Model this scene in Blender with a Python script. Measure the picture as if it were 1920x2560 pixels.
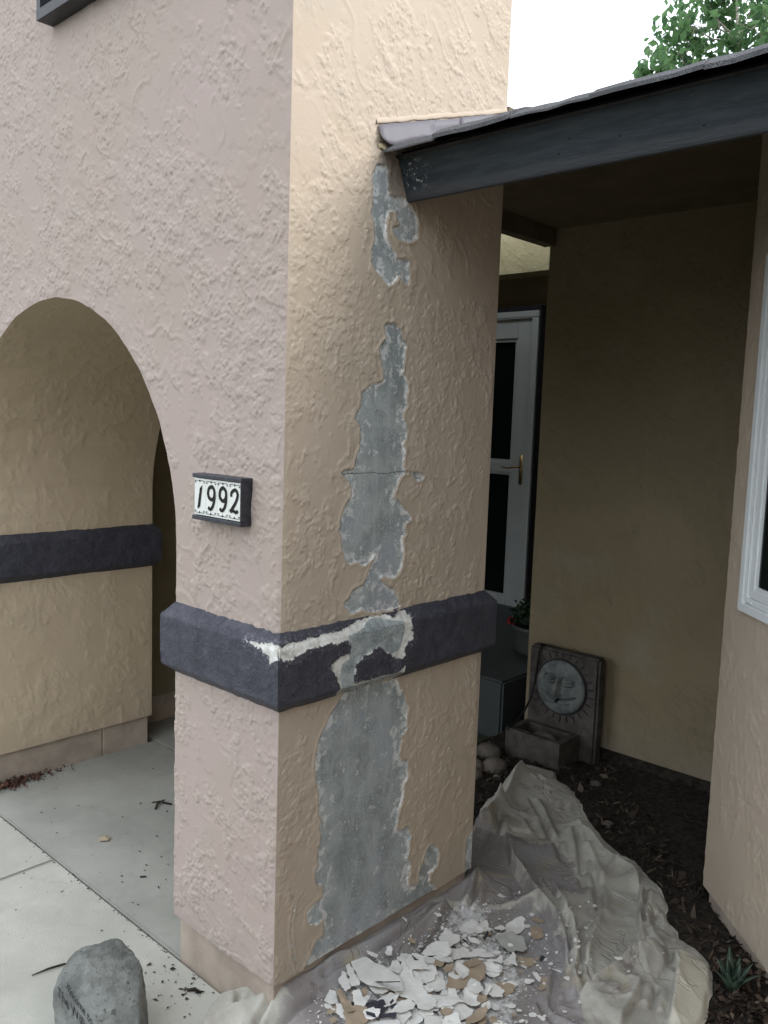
import bpy, bmesh, math, random
import numpy as np
from mathutils import Vector, Matrix, Euler

random.seed(7)
rng = np.random.default_rng(11)
sc = bpy.context.scene
for _o in list(bpy.data.objects):
    bpy.data.objects.remove(_o)
COL = sc.collection

# ------------------------------------------------------------------ camera
CAM = np.array([1.548, -1.318, 1.60])
PITCH, ROLL, YAW, FPX = 0.111525, 0.033889, 0.745840, 2114.87
_cx, _sx = math.cos(PITCH), math.sin(PITCH)
_cz, _sz = math.cos(YAW), math.sin(YAW)
fwd = Vector((-_sz*_cx, _cz*_cx, -_sx))
right = Vector((_cz, _sz, 0))
up = right.cross(fwd)
r2 = right*math.cos(ROLL) + up*math.sin(ROLL)
u2 = -right*math.sin(ROLL) + up*math.cos(ROLL)
cam_d = bpy.data.cameras.new('camera')
cam_d.sensor_fit = 'HORIZONTAL'
cam_d.sensor_width = 36.0
cam_d.lens = 36.0*FPX/1920.0
cam_d.clip_start = 0.02
cam_d.clip_end = 500
cam = bpy.data.objects.new('camera', cam_d)
COL.objects.link(cam)
M = Matrix(((r2.x, u2.x, -fwd.x, CAM[0]), (r2.y, u2.y, -fwd.y, CAM[1]), (r2.z, u2.z, -fwd.z, CAM[2]), (0, 0, 0, 1)))
cam.matrix_world = M
sc.camera = cam

# ------------------------------------------------------------------ sky, sun, exposure
SUN_DIR = Vector((0.80, 0.36, 0.52)).normalized()      # towards the sun, veiled by cloud
world = bpy.data.worlds.new('World')
sc.world = world
world.use_nodes = True
wn = world.node_tree
wn.nodes.clear()
w_sky = wn.nodes.new('ShaderNodeTexSky')
w_sky.sky_type = 'NISHITA'
w_sky.sun_disc = False
w_sky.sun_elevation = math.asin(SUN_DIR.z)
w_sky.sun_rotation = math.atan2(SUN_DIR.x, SUN_DIR.y)
w_sky.dust_density = 4.0
w_hs = wn.nodes.new('ShaderNodeHueSaturation')
w_hs.inputs['Saturation'].default_value = 0.2
w_mx = wn.nodes.new('ShaderNodeMix')
w_mx.data_type = 'RGBA'
w_mx.inputs[0].default_value = 0.90                      # an even overcast over the clear sky
w_mx.inputs[7].default_value = (11.5, 12.4, 13.5, 1)
w_bg = wn.nodes.new('ShaderNodeBackground')
w_bg.inputs['Strength'].default_value = 0.10
w_out = wn.nodes.new('ShaderNodeOutputWorld')
wn.links.new(w_sky.outputs[0], w_hs.inputs['Color'])
wn.links.new(w_hs.outputs[0], w_mx.inputs[6])
wn.links.new(w_mx.outputs[2], w_bg.inputs['Color'])
wn.links.new(w_bg.outputs[0], w_out.inputs['Surface'])

sun_d = bpy.data.lights.new('sun', 'SUN')
sun_d.energy = 1.15
sun_d.angle = math.radians(34)
sun_d.color = (1.0, 0.96, 0.94)
sun = bpy.data.objects.new('sun', sun_d)
COL.objects.link(sun)
sun.rotation_euler = SUN_DIR.to_track_quat('Z', 'Y').to_euler()

vs = sc.view_settings
vs.view_transform = 'Standard'
vs.look = 'None'
vs.exposure = 1.02
vs.gamma = 1.0
vs.use_curve_mapping = False

# ------------------------------------------------------------------ noise in numpy
_perm = rng.permutation(256)
_perm = np.concatenate([_perm, _perm, _perm])
_g = rng.normal(size=(256, 3))
_g /= np.linalg.norm(_g, axis=1)[:, None]

def perlin(p):
    p = np.asarray(p, float)
    i = np.floor(p).astype(int)
    f = p-i
    u = f*f*f*(f*(f*6-15)+10)
    i &= 255
    res = 0
    for dx in (0, 1):
        for dy in (0, 1):
            for dz in (0, 1):
                h = _perm[_perm[_perm[(i[:, 0]+dx) & 255]+((i[:, 1]+dy) & 255)]+((i[:, 2]+dz) & 255)]
                g = _g[h]
                d = (g*(f-np.array([dx, dy, dz]))).sum(1)
                w = (u[:, 0] if dx else 1-u[:, 0])*(u[:, 1] if dy else 1-u[:, 1])*(u[:, 2] if dz else 1-u[:, 2])
                res = res+d*w
    return res

def fbm(p, scale, octv=3, gain=.5):
    p = np.asarray(p, float)*scale
    a, s, t = 1.0, 0, 0
    for k in range(octv):
        s = s+a*perlin(p+17.3*k)
        t += a
        p = p*2.03
        a *= gain
    return s/t

def smooth(x, a, b):
    t = np.clip((x-a)/(b-a), 0, 1)
    return t*t*(3-2*t)

def inside(P, poly):
    x, y = P[:, 0], P[:, 1]
    c = np.zeros(len(P), bool)
    n = len(poly)
    for i in range(n):
        x1, y1 = poly[i]
        x2, y2 = poly[(i+1) % n]
        k = ((y1 > y) != (y2 > y))
        if y1 != y2:
            c ^= k & (x < (x2-x1)*(y-y1)/(y2-y1)+x1)
    return c

def dist_line(P, pts, closed=False, want=False):
    """distance to a polyline, with nearest point and side sign when wanted"""
    best = np.full(len(P), 1e9)
    sgn = np.zeros(len(P))
    near = np.zeros((len(P), 2))
    n = len(pts)
    for i in range(n if closed else n-1):
        a = np.array(pts[i], float)
        b = np.array(pts[(i+1) % n], float)
        ab = b-a
        L = max(ab@ab, 1e-12)
        t = np.clip(((P-a)@ab)/L, 0, 1)
        q = a+t[:, None]*ab
        d = np.hypot(P[:, 0]-q[:, 0], P[:, 1]-q[:, 1])
        k = d < best
        best[k] = d[k]
        if want:
            near[k] = q[k]
            cr = ab[0]*(P[:, 1]-a[1])-ab[1]*(P[:, 0]-a[0])
            sgn[k] = np.sign(cr[k])
    return (best, sgn, near) if want else best

def sdf(P, poly):
    d = dist_line(P, poly, True)
    return np.where(inside(P, poly), -d, d)

def ragged(poly, seg=.012, amp=.0035, seed=0):
    """a closed outline cut finer and roughened"""
    r = random.Random(seed)
    out = []
    n = len(poly)
    for i in range(n):
        a = np.array(poly[i], float)
        b = np.array(poly[(i+1) % n], float)
        L = np.hypot(*(b-a))
        k = max(1, int(L/seg))
        nr = np.array([-(b-a)[1], (b-a)[0]])/max(L, 1e-9)
        for j in range(k):
            q = a+(b-a)*j/k
            if j:
                q = q+nr*r.uniform(-amp, amp)
            out.append((float(q[0]), float(q[1])))
    return out

# ------------------------------------------------------------------ objects
def tag(o, label=None, cat=None, group=None, kind=None):
    if label: o['label'] = label
    if cat: o['category'] = cat
    if group: o['group'] = group
    if kind: o['kind'] = kind
    return o

def thing(name, label, cat, loc=(0, 0, 0), group=None, rz=0):
    o = bpy.data.objects.new(name, None)
    o.empty_display_size = .1
    COL.objects.link(o)
    o.location = loc
    o.rotation_euler = (0, 0, rz)
    return tag(o, label, cat, group)

def link(name, me, mat=None, parent=None):
    if mat is not None and len(me.materials) == 0:
        me.materials.append(mat)
    o = bpy.data.objects.new(name, me)
    COL.objects.link(o)
    if parent is not None:
        o.parent = parent
        # meshes are written in world coordinates: undo the parent's own transform
        o.matrix_parent_inverse = parent_world(parent).inverted()
    return o

def parent_world(p):
    m = p.matrix_basis.copy()
    if p.parent is not None:
        m = parent_world(p.parent) @ p.matrix_parent_inverse @ m
    return m

def mesh_np(name, V, F, mat=None, parent=None, smooth_=True, attrs=None, normals=None):
    me = bpy.data.meshes.new(name)
    V = np.asarray(V, float)
    if isinstance(F, np.ndarray):
        nf, k = F.shape
        me.vertices.add(len(V))
        me.vertices.foreach_set('co', V.ravel())
        me.loops.add(nf*k)
        me.polygons.add(nf)
        me.loops.foreach_set('vertex_index', F.astype(np.int32).ravel())
        me.polygons.foreach_set('loop_start', np.arange(0, nf*k, k, dtype=np.int32))
        me.update(calc_edges=True)
    else:
        me.from_pydata(V.tolist(), [], F)
        me.update()
    if smooth_:
        me.polygons.foreach_set('use_smooth', np.ones(len(me.polygons), bool))
    for k, a in (attrs or {}).items():
        at = me.attributes.new(k, 'FLOAT', 'POINT')
        at.data.foreach_set('value', np.asarray(a, np.float32))
    if normals is not None:
        me.normals_split_custom_set_from_vertices(normals.tolist())
    return link(name, me, mat, parent)

def bm_obj(name, bm, mat=None, parent=None, smooth_=False):
    me = bpy.data.meshes.new(name)
    bm.normal_update()
    bm.to_mesh(me)
    bm.free()
    if smooth_:
        for p in me.polygons: p.use_smooth = True
    return link(name, me, mat, parent)

def add_box(bm, lo, hi, mtx=None):
    vs_ = []
    for z in (lo[2], hi[2]):
        for x, y in ((lo[0], lo[1]), (hi[0], lo[1]), (hi[0], hi[1]), (lo[0], hi[1])):
            v = Vector((x, y, z))
            vs_.append(bm.verts.new(mtx @ v if mtx else v))
    for f in ((3, 2, 1, 0), (4, 5, 6, 7), (0, 1, 5, 4), (1, 2, 6, 5), (2, 3, 7, 6), (3, 0, 4, 7)):
        bm.faces.new([vs_[i] for i in f])
    return vs_

def box(name, lo, hi, mat, parent=None, bev=0.0, mtx=None, seg=2):
    bm = bmesh.new()
    add_box(bm, lo, hi, mtx)
    if bev > 0:
        bmesh.ops.bevel(bm, geom=list(bm.edges), offset=bev, segments=seg, affect='EDGES', profile=.6)
    return bm_obj(name, bm, mat, parent)

def tube_bm(bm, pts, radii, seg=8, cap=True):
    pts = [Vector(p) for p in pts]
    rings = []
    ref = Vector((0, 0, 1))
    for i, p in enumerate(pts):
        d = (pts[min(i+1, len(pts)-1)]-pts[max(i-1, 0)]).normalized()
        a = d.cross(ref)
        if a.length < 1e-3: a = d.cross(Vector((1, 0, 0)))
        a.normalize()
        b = d.cross(a)
        r = radii[i] if hasattr(radii, '__len__') else radii
        rings.append([bm.verts.new(p+a*r*math.cos(2*math.pi*k/seg)+b*r*math.sin(2*math.pi*k/seg)) for k in range(seg)])
    for A, B in zip(rings, rings[1:]):
        for k in range(seg):
            bm.faces.new((A[k], A[(k+1) % seg], B[(k+1) % seg], B[k]))
    if cap:
        bm.faces.new(rings[0])
        bm.faces.new(rings[-1][::-1])

def tube(name, pts, radii, mat, parent=None, seg=8):
    bm = bmesh.new()
    tube_bm(bm, pts, radii, seg)
    bmesh.ops.recalc_face_normals(bm, faces=bm.faces)
    return bm_obj(name, bm, mat, parent, True)

def lathe(name, prof, mat, parent, loc, seg=24):
    bm = bmesh.new()
    rings = []
    for r, z in prof:
        rings.append([bm.verts.new((loc[0]+r*math.cos(2*math.pi*k/seg), loc[1]+r*math.sin(2*math.pi*k/seg), loc[2]+z)) for k in range(seg)])
    for A, B in zip(rings, rings[1:]):
        for k in range(seg):
            bm.faces.new((A[k], A[(k+1) % seg], B[(k+1) % seg], B[k]))
    bm.faces.new(rings[0][::-1])
    bmesh.ops.recalc_face_normals(bm, faces=bm.faces)
    return bm_obj(name, bm, mat, parent, True)

def grid_idx(nu, nv):
    i = np.arange(nu-1)[:, None]*nv+np.arange(nv-1)[None, :]
    i = i.ravel()
    return np.stack([i, i+nv, i+nv+1, i+1], 1)

# ------------------------------------------------------------------ materials
class NT:
    def __init__(s, name):
        s.m = bpy.data.materials.new(name)
        s.m.use_nodes = True
        s.t = s.m.node_tree
        s.t.nodes.clear()
        s.out = s.t.nodes.new('ShaderNodeOutputMaterial')
        s.b = s.t.nodes.new('ShaderNodeBsdfPrincipled')
        s.t.links.new(s.b.outputs[0], s.out.inputs[0])
        s.geo = s.t.nodes.new('ShaderNodeNewGeometry')
        s.pos = s.geo.outputs['Position']
        s.b.inputs['Roughness'].default_value = .85
        s.b.inputs['Specular IOR Level'].default_value = .25
    def put(s, sock, v):
        if isinstance(v, bpy.types.NodeSocket): s.t.links.new(v, sock)
        elif isinstance(v, (tuple, list)) and len(v) == 3 and sock.type == 'RGBA': sock.default_value = (*v, 1)
        else: sock.default_value = v
    def n(s, typ, ins=(), **kw):
        nd = s.t.nodes.new(typ)
        for k, v in kw.items(): setattr(nd, k, v)
        for k, v in dict(ins).items(): s.put(nd.inputs[k], v)
        return nd
    def noise(s, scale, detail=2, rough=.5, dist=0, vec=None, col=False):
        nd = s.n('ShaderNodeTexNoise', {'Vector': vec or s.pos, 'Scale': scale, 'Detail': detail, 'Roughness': rough, 'Distortion': dist})
        return nd.outputs['Color' if col else 'Fac']
    def math(s, op, a, b=0.0, c=None):
        nd = s.n('ShaderNodeMath', {0: a, 1: b}, operation=op)
        if c is not None: s.put(nd.inputs[2], c)
        return nd.outputs[0]
    def mr(s, v, a, b, c=0.0, d=1.0, sm=True):
        return s.n('ShaderNodeMapRange', {0: v, 1: a, 2: b, 3: c, 4: d}, interpolation_type='SMOOTHSTEP' if sm else 'LINEAR').outputs[0]
    def mix(s, f, a, b, blend='MIX'):
        nd = s.n('ShaderNodeMix', {0: f, 6: a, 7: b}, data_type='RGBA', blend_type=blend)
        return nd.outputs[2]
    def attr(s, name):
        return s.n('ShaderNodeAttribute', attribute_name=name).outputs['Fac']
    def bump(s, h, dist=.003, strength=1.0, normal=None):
        ins = {'Height': h, 'Distance': dist, 'Strength': strength}
        if normal is not None: ins['Normal'] = normal
        return s.n('ShaderNodeBump', ins).outputs[0]
    def col(s, c): s.put(s.b.inputs['Base Color'], c)
    def nrm(s, v): s.t.links.new(v, s.b.inputs['Normal'])
    def rough(s, v): s.put(s.b.inputs['Roughness'], v)

def plain(name, c, rough=.8, var=.12, scale=20, bump=0.0, bscale=80, spec=.25, metal=0):
    t = NT(name)
    dark = tuple(x*(1-var*1.6) for x in c)
    lite = tuple(min(1, x*(1+var)) for x in c)
    t.col(t.mix(t.mr(t.noise(scale, 4, .6), .3, .7), dark, lite))
    t.rough(rough)
    t.b.inputs['Specular IOR Level'].default_value = spec
    t.b.inputs['Metallic'].default_value = metal
    if bump: t.nrm(t.bump(t.noise(bscale, 4, .6), .002, bump))
    return t.m

def stucco_height(t):
    """smooth trowelled coat with torn gritty clusters and a few long trowel ridges"""
    e = Vector((.48, .48, -.73)).normalized()
    d = t.n('ShaderNodeVectorMath', {0: t.pos, 1: tuple(e)}, operation='DOT_PRODUCT').outputs['Value']
    sh = t.n('ShaderNodeVectorMath', {0: tuple(e), 'Scale': t.math('MULTIPLY', d, -.45)}, operation='SCALE').outputs[0]
    v = t.n('ShaderNodeVectorMath', {0: t.pos, 1: sh}, operation='ADD').outputs[0]
    zone = t.mr(t.noise(2.3, 3, .55, .2), .36, .64)
    cn = t.math('ADD', t.noise(11, 10, .70, .15, v), t.math('MULTIPLY', t.math('SUBTRACT', zone, .5), .20))
    cl = t.mr(cn, .42, .62, .12, 1.0)
    grain = t.noise(125, 4, .66)
    grain2 = t.noise(58, 5, .68, .15, v)
    torn = t.mr(t.noise(24, 8, .68, .2, v), .45, .60)
    torn2 = t.mr(t.noise(8, 8, .64, .3, v), .48, .59)
    h = t.math('MULTIPLY', cl, t.math('ADD', t.math('MULTIPLY', torn, 1.15), t.math('ADD', t.math('MULTIPLY', grain, .75), t.math('MULTIPLY', grain2, 1.0))))
    h = t.math('ADD', h, t.math('MULTIPLY', torn2, .9))
    rid = t.math('ABSOLUTE', t.math('SUBTRACT', t.noise(4.2, 6, .60, .3, v), .5))
    rg = t.math('MULTIPLY', t.mr(rid, .022, .001), t.mr(t.noise(3.1, 2, .5), .48, .58))
    h = t.math('ADD', h, t.math('MULTIPLY', rg, .55))
    h = t.math('ADD', h, t.math('MULTIPLY', t.noise(26, 4, .6, 0, v), 1.1))
    h = t.math('ADD', h, t.math('MULTIPLY', t.noise(11, 3, .5, 0, v), 1.6))
    h = t.math('ADD', h, t.math('MULTIPLY', t.noise(190, 2, .6), .22))
    return h, zone, cl

def stucco_grain(t):
    """sandy grit, coarse inside the torn clusters the mesh marks as 'rough', fine elsewhere"""
    r = t.attr('rough')
    g = t.math('ADD', t.math('MULTIPLY', t.noise(120, 4, .68), .55), t.math('MULTIPLY', t.noise(68, 4, .66, .15), .45))
    h = t.math('MULTIPLY', t.math('MULTIPLY_ADD', r, .75, .25), g)
    h = t.math('ADD', h, t.math('MULTIPLY', t.noise(165, 3, .65), .28))
    return h, r, r

def stucco(name, c1, c2, c3, amount=1.0, patch=False, grain=False):
    t = NT(name)
    h, zone, zz = stucco_grain(t) if grain else stucco_height(t)
    base = t.mix(t.mr(t.noise(1.7, 3, .55), .38, .62), c1, c2)
    base = t.mix(t.math('MULTIPLY', zz, .30 if grain else .45), base, c3)
    base = t.mix(t.math('MULTIPLY', t.mr(t.noise(3.3, 5, .65), .52, .75), .22), base, (.36, .335, .30))
    zc = t.n('ShaderNodeSeparateXYZ', {0: t.pos}).outputs['Z']
    gr = t.math('MULTIPLY', t.mr(t.math('ADD', zc, t.math('MULTIPLY', t.noise(9, 5, .7), .35)), .50, .22), .30)
    base = t.mix(gr, base, (.30, .265, .225))
    t.rough(.88)
    if not patch:
        t.col(base)
        t.nrm(t.bump(h, .0026*amount, 1.0))
        return t.m
    sd = t.math('ADD', t.attr('sd'), t.math('MULTIPLY', t.math('SUBTRACT', t.noise(110, 4, .75), .5), .016))
    sd = t.math('ADD', sd, t.math('MULTIPLY', t.math('SUBTRACT', t.noise(34, 3, .6), .5), .012))
    bare = t.mr(sd, .0003, -.0003)
    depth = t.math('MULTIPLY', sd, -1.0)
    rimw = t.mr(t.noise(14, 5, .7), .44, .68, -.0018, .0155)
    rimw = t.math('ADD', rimw, t.math('MULTIPLY', t.math('SUBTRACT', t.noise(75, 4, .7), .5), .010))
    rim = t.mr(t.math('SUBTRACT', depth, rimw), .0008, -.0008)
    # the bare cement behind the paint: blue grey, darker wet looking clouds, white specks and scuffs
    g = t.mix(t.mr(t.noise(9, 5, .6), .32, .66), (.235, .262, .258), (.370, .398, .390))
    g = t.mix(t.math('MULTIPLY', t.mr(t.noise(4.3, 3, .5), .5, .66), .5), g, (.32, .335, .39))
    g = t.mix(t.math('MULTIPLY', t.mr(t.noise(6.1, 3, .5, .4), .56, .7), .35), g, (.30, .27, .265))
    g = t.mix(t.math('MULTIPLY', t.mr(t.noise(7.7, 4, .6), .6, .72), .5), g, (.13, .145, .14))
    speck = t.math('MULTIPLY', t.mr(t.noise(190, 4, .75), .53, .62), t.mr(t.noise(11, 3, .6), .34, .60, .25, 1.0))
    g = t.mix(t.math('MULTIPLY', speck, .7), g, (.52, .55, .54))
    sv = t.n('ShaderNodeMapping', {'Vector': t.pos, 'Scale': (26, 26, 5)}).outputs[0]
    g = t.mix(t.math('MULTIPLY', t.mr(t.noise(1.0, 5, .68, .3, sv), .48, .66), .42), g, (.46, .49, .48))
    g = t.mix(t.math('MULTIPLY', t.mr(t.noise(1.7, 4, .65, .3, sv), .58, .70), .35), g, (.15, .165, .16))
    near_e = t.mr(depth, .004, .055, 1.0, 0.0, False)
    scuff = t.mr(t.math('ADD', t.noise(33, 6, .72, .4), t.math('MULTIPLY', near_e, .13)), .60, .665)
    g = t.mix(t.math('MULTIPLY', scuff, .85), g, (.62, .63, .61))
    white = t.mix(t.mr(t.noise(60, 3, .6), .35, .7), (.62, .61, .58), (.80, .79, .77))
    g = t.mix(rim, g, white)
    # dirt below the end of the eaves board
    dd = t.n('ShaderNodeVectorMath', {0: t.pos, 1: (0, .345, 2.235)}, operation='DISTANCE').outputs['Value']
    dirt = t.math('MULTIPLY', t.mr(t.math('ADD', dd, t.math('MULTIPLY', t.noise(30, 4, .65), .05)), .135, .055), .75)
    base = t.mix(dirt, base, (.17, .155, .13))
    sx = t.n('ShaderNodeSeparateXYZ', {0: t.pos})
    cz = t.math('ABSOLUTE', t.math('SUBTRACT', t.math('ADD', sx.outputs['Z'], t.math('MULTIPLY', t.math('SUBTRACT', t.noise(14, 5, .7), .5), .022)), 1.452))
    ck = t.math('MULTIPLY', t.mr(cz, .0017, .0006), t.math('MULTIPLY', t.mr(sx.outputs['Y'], .18, .20), t.mr(sx.outputs['Y'], .47, .44)))
    g = t.mix(t.math('MULTIPLY', ck, .8), g, (.06, .06, .055))
    base = t.mix(t.math('MULTIPLY', ck, .6), base, (.16, .13, .10))
    t.col(t.mix(bare, base, g))
    hb = t.math('MULTIPLY', h, t.math('SUBTRACT', 1.0, bare))
    hb = t.math('ADD', hb, t.math('MULTIPLY', t.math('MULTIPLY', t.noise(230, 3, .65), bare), .55))
    hb = t.math('ADD', hb, t.math('MULTIPLY', t.math('MULTIPLY', rim, bare), .5))
    t.nrm(t.bump(hb, .0026*amount, 1.0))
    return t.m

WALL = ((.396, .320, .286), (.390, .316, .272), (.425, .365, .315))
TAN = ((.465, .386, .304), (.450, .372, .286), (.495, .415, .330))
m_wall = stucco('stucco_paint', *WALL, amount=1.0, grain=True)
m_pillar = stucco('stucco_paint_peeling', *TAN, amount=1.0, patch=True, grain=True)
m_vault = stucco('stucco_paint_vault', (.545, .440, .315), (.525, .420, .295), (.57, .47, .34), amount=.8, grain=True)
m_bay = stucco('stucco_paint_tan', *TAN, amount=.9, grain=True)
m_house = stucco('house_stucco_shaded', (.235, .192, .120), (.218, .176, .108), (.23, .187, .116), .6)  # darker and yellower than the outside stucco: porch shade put into the colour
m_upper = stucco('upper_wall_stucco', (.44, .385, .225), (.42, .365, .21), (.45, .395, .235), .6)
m_found = plain('painted_foundation', (.40, .335, .275), .85, .12, 9, .5, 120)

def band_material():
    t = NT('slate_band_paint')
    sdw = t.math('ADD', t.attr('sdw'), t.math('MULTIPLY', t.math('SUBTRACT', t.noise(52, 6, .72), .5), .036))
    bare = t.mr(sdw, .0004, -.0004)
    sdg = t.math('ADD', t.attr('sdg'), t.math('MULTIPLY', t.math('SUBTRACT', t.noise(60, 4, .65), .5), .014))
    grey = t.mr(sdg, .0008, -.0008)
    c = t.mix(t.mr(t.noise(24, 5, .65), .35, .68), (.047, .047, .061), (.066, .066, .082))
    c = t.mix(t.math('MULTIPLY', t.mr(t.noise(240, 2, .6), .69, .74), .6), c, (.45, .44, .44))
    dustn = t.math('MULTIPLY', t.mr(t.noise(130, 4, .7), .52, .66), t.mr(t.attr('sdw'), .035, .0, 0, .45))
    c = t.mix(dustn, c, (.42, .42, .43))
    white = t.mix(t.mr(t.noise(45, 4, .65), .35, .7), (.58, .57, .52), (.80, .79, .75))
    g = t.mix(t.mr(t.noise(24, 5, .6), .35, .65), (.24, .27, .27), (.40, .44, .44))
    g = t.mix(t.mr(t.noise(260, 2, .6), .56, .66, 0, .7), g, (.62, .64, .64))
    t.col(t.mix(bare, c, t.mix(grey, white, g)))
    t.rough(t.mr(bare, 0, 1, .50, .9))
    h = t.math('ADD', t.math('MULTIPLY', t.mr(t.noise(26, 7, .70, .4), .44, .6), .5), t.math('MULTIPLY', t.noise(75, 5, .7), .9))
    h = t.math('SUBTRACT', h, t.math('MULTIPLY', bare, .35))
    t.nrm(t.bump(h, .0034, 1.0))
    return t.m
m_band = band_material()

def concrete(name, c, amount=.25):
    t = NT(name)
    a = t.mix(t.mr(t.noise(2.2, 5, .6), .3, .7), tuple(x*.82 for x in c), tuple(x*1.08 for x in c))
    a = t.mix(t.mr(t.noise(260, 2, .6), .6, .7, 0, .35), a, tuple(x*.55 for x in c))
    a = t.mix(t.math('MULTIPLY', t.mr(t.noise(11, 5, .65), .56, .75), .3), a, tuple(x*.6 for x in c))
    a = t.mix(t.math('MULTIPLY', t.mr(t.noise(5, 6, .7, .6), .55, .70), .28), a, tuple(x*1.22 for x in c))
    a = t.mix(t.math('MULTIPLY', t.mr(t.noise(95, 3, .7), .62, .70), .4), a, tuple(x*.72 for x in c))
    t.col(a)
    t.rough(.9)
    t.nrm(t.bump(t.noise(180, 4, .65), .0016, amount*3))
    return t.m
m_conc = concrete('walkway_concrete', (.44, .43, .378))
m_conc_s = concrete('older_concrete', (.325, .32, .285))  # darker concrete for the slabs under and behind the arch
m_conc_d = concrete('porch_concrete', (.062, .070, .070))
m_ground = plain('lawn_ground', (.055, .062, .040), .95, .25, 3)  # ground beyond the walkway, kept dark to cut light bounced into the porch

def soil_material():
    t = NT('garden_soil')
    a = t.mix(t.mr(t.noise(40, 6, .7), .35, .68), (.016, .013, .011), (.058, .046, .036))
    a = t.mix(t.mr(t.noise(120, 4, .6), .62, .72, 0, .6), a, (.10, .085, .065))
    t.col(a)
    t.rough(.95)
    t.nrm(t.bump(t.noise(90, 6, .7), .012, 1.0))
    return t.m
m_soil = soil_material()

def tone_material(name, cols, rough=.9, sub=0.0):
    """colour of each small piece from its own 'tone'"""
    t = NT(name)
    r = t.n('ShaderNodeValToRGB', {0: t.attr('tone')})
    el = r.color_ramp.elements
    while len(el) < len(cols): el.new(.5)
    for i, c in enumerate(cols):
        el[i].position = i/(len(cols)-1)
        el[i].color = (*c, 1)
    t.col(r.outputs[0])
    t.rough(rough)
    if sub:
        tr = t.n('ShaderNodeBsdfTranslucent', {'Color': r.outputs[0]})
        mx = t.n('ShaderNodeMixShader', {0: sub, 1: t.b.outputs[0], 2: tr.outputs[0]})
        t.t.links.new(mx.outputs[0], t.out.inputs[0])
    return t.m
m_mulch = tone_material('bark_mulch', [(.012, .009, .008), (.028, .021, .016), (.045, .034, .026), (.085, .066, .05), (.16, .13, .10)])
m_leaflit = tone_material('dry_leaves', [(.022, .014, .010), (.045, .028, .020), (.075, .048, .034), (.11, .08, .058), (.18, .145, .11)])
m_debris = tone_material('dark_litter', [(.012, .011, .010), (.03, .027, .022), (.07, .058, .045)])
m_leaf = tone_material('tree_leaves', [(.065, .130, .062), (.10, .20, .080), (.15, .27, .11), (.21, .33, .15)], .55, .55)

m_fascia = None
def fascia_material():
    t = NT('fascia_paint')
    d = t.n('ShaderNodeVectorMath', {0: t.pos, 1: (.045, .385, 2.232)}, operation='DISTANCE').outputs['Value']
    e = t.n('ShaderNodeMapping', {'Vector': t.pos, 'Scale': (3, 18, 18)}).outputs[0]
    c = t.mix(t.mr(t.noise(3, 5, .65, 0, e), .35, .68), (.021, .029, .035), (.035, .045, .051))
    c = t.mix(t.math('MULTIPLY', t.mr(t.noise(9, 4, .6), .55, .75), .5), c, (.045, .05, .047))
    sp = t.math('MULTIPLY', t.mr(t.noise(85, 5, .75), .585, .62), t.mr(d, .060, .02))
    c = t.mix(sp, c, (.55, .55, .52))
    scuff = t.math('MULTIPLY', t.mr(t.noise(42, 5, .7), .56, .66), t.mr(d, .10, .03, 0, .5))
    c = t.mix(scuff, c, (.15, .15, .145))
    zf = t.n('ShaderNodeSeparateXYZ', {0: t.pos}).outputs['Z']
    foot = t.math('MULTIPLY', t.mr(t.math('ADD', zf, t.math('MULTIPLY', t.noise(5, 4, .6, 0, e), .016)), 2.206, 2.192), .55)
    c = t.mix(foot, c, (.062, .062, .068))
    wear = t.mr(t.noise(4, 6, .72, .3, e), .60, .68)
    c = t.mix(t.math('MULTIPLY', wear, .4), c, (.075, .085, .075))
    t.col(c)
    t.rough(.6)
    t.nrm(t.bump(t.noise(8, 6, .7, .2, e), .004, .8))
    return t.m
m_fascia = fascia_material()
m_ceiling = plain('porch_ceiling_paint', (.150, .120, .080), .9, .1, 6)  # ceiling colour also carries the dimness of the porch recess
m_shingle = None
def shingle_material():
    t = NT('asphalt_shingle')
    c = t.mix(t.mr(t.noise(420, 2, .7), .38, .62), (.045, .045, .048), (.15, .15, .155))
    c = t.mix(t.mr(t.noise(7, 3, .6), .4, .65, 0, .6), c, (.07, .07, .072))
    t.col(c)
    t.nrm(t.bump(t.noise(420, 2, .7), .002, 1))
    t.rough(.95)
    return t.m
m_shingle = shingle_material()
m_flash = plain('painted_flashing', (.130, .118, .130), .45, .06, 6, .15, 30, .4)
m_mortar = plain('old_sealant', (.36, .30, .20), .8, .25, 50, .6, 120)
m_white = plain('white_vinyl', (.74, .77, .77), .35, .03, 5, 0, 1, .4)
m_doorwhite = plain('white_door_paint', (.47, .49, .465), .4, .04, 5, 0, 1, .4)
m_dark = plain('dark_trim_paint', (.024, .023, .026), .55, .2, 30)
m_darkmetal = plain('black_metal', (.022, .023, .026), .5, .2, 30, 0, 1, .4)
m_brass = plain('aged_brass', (.34, .24, .11), .35, .15, 60, 0, 1, .5, .9)

def glass_material(name, tint):
    t = NT(name)
    t.col(tint)
    t.rough(.04)
    t.b.inputs['Specular IOR Level'].default_value = .32
    t.b.inputs['Transmission Weight'].default_value = 0.0
    return t.m
m_glass = glass_material('dark_glass', (.008, .012, .011))
m_tile = plain('glazed_tile', (.74, .75, .70), .16, .03, 20, 0, 1, .5)
m_ink = plain('black_glaze', (.012, .012, .011), .2, .1, 40, 0, 1, .5)
m_plaq = plain('plaque_frame_paint', (.032, .032, .040), .45, .25, 60, .5, 90, .4)

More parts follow.
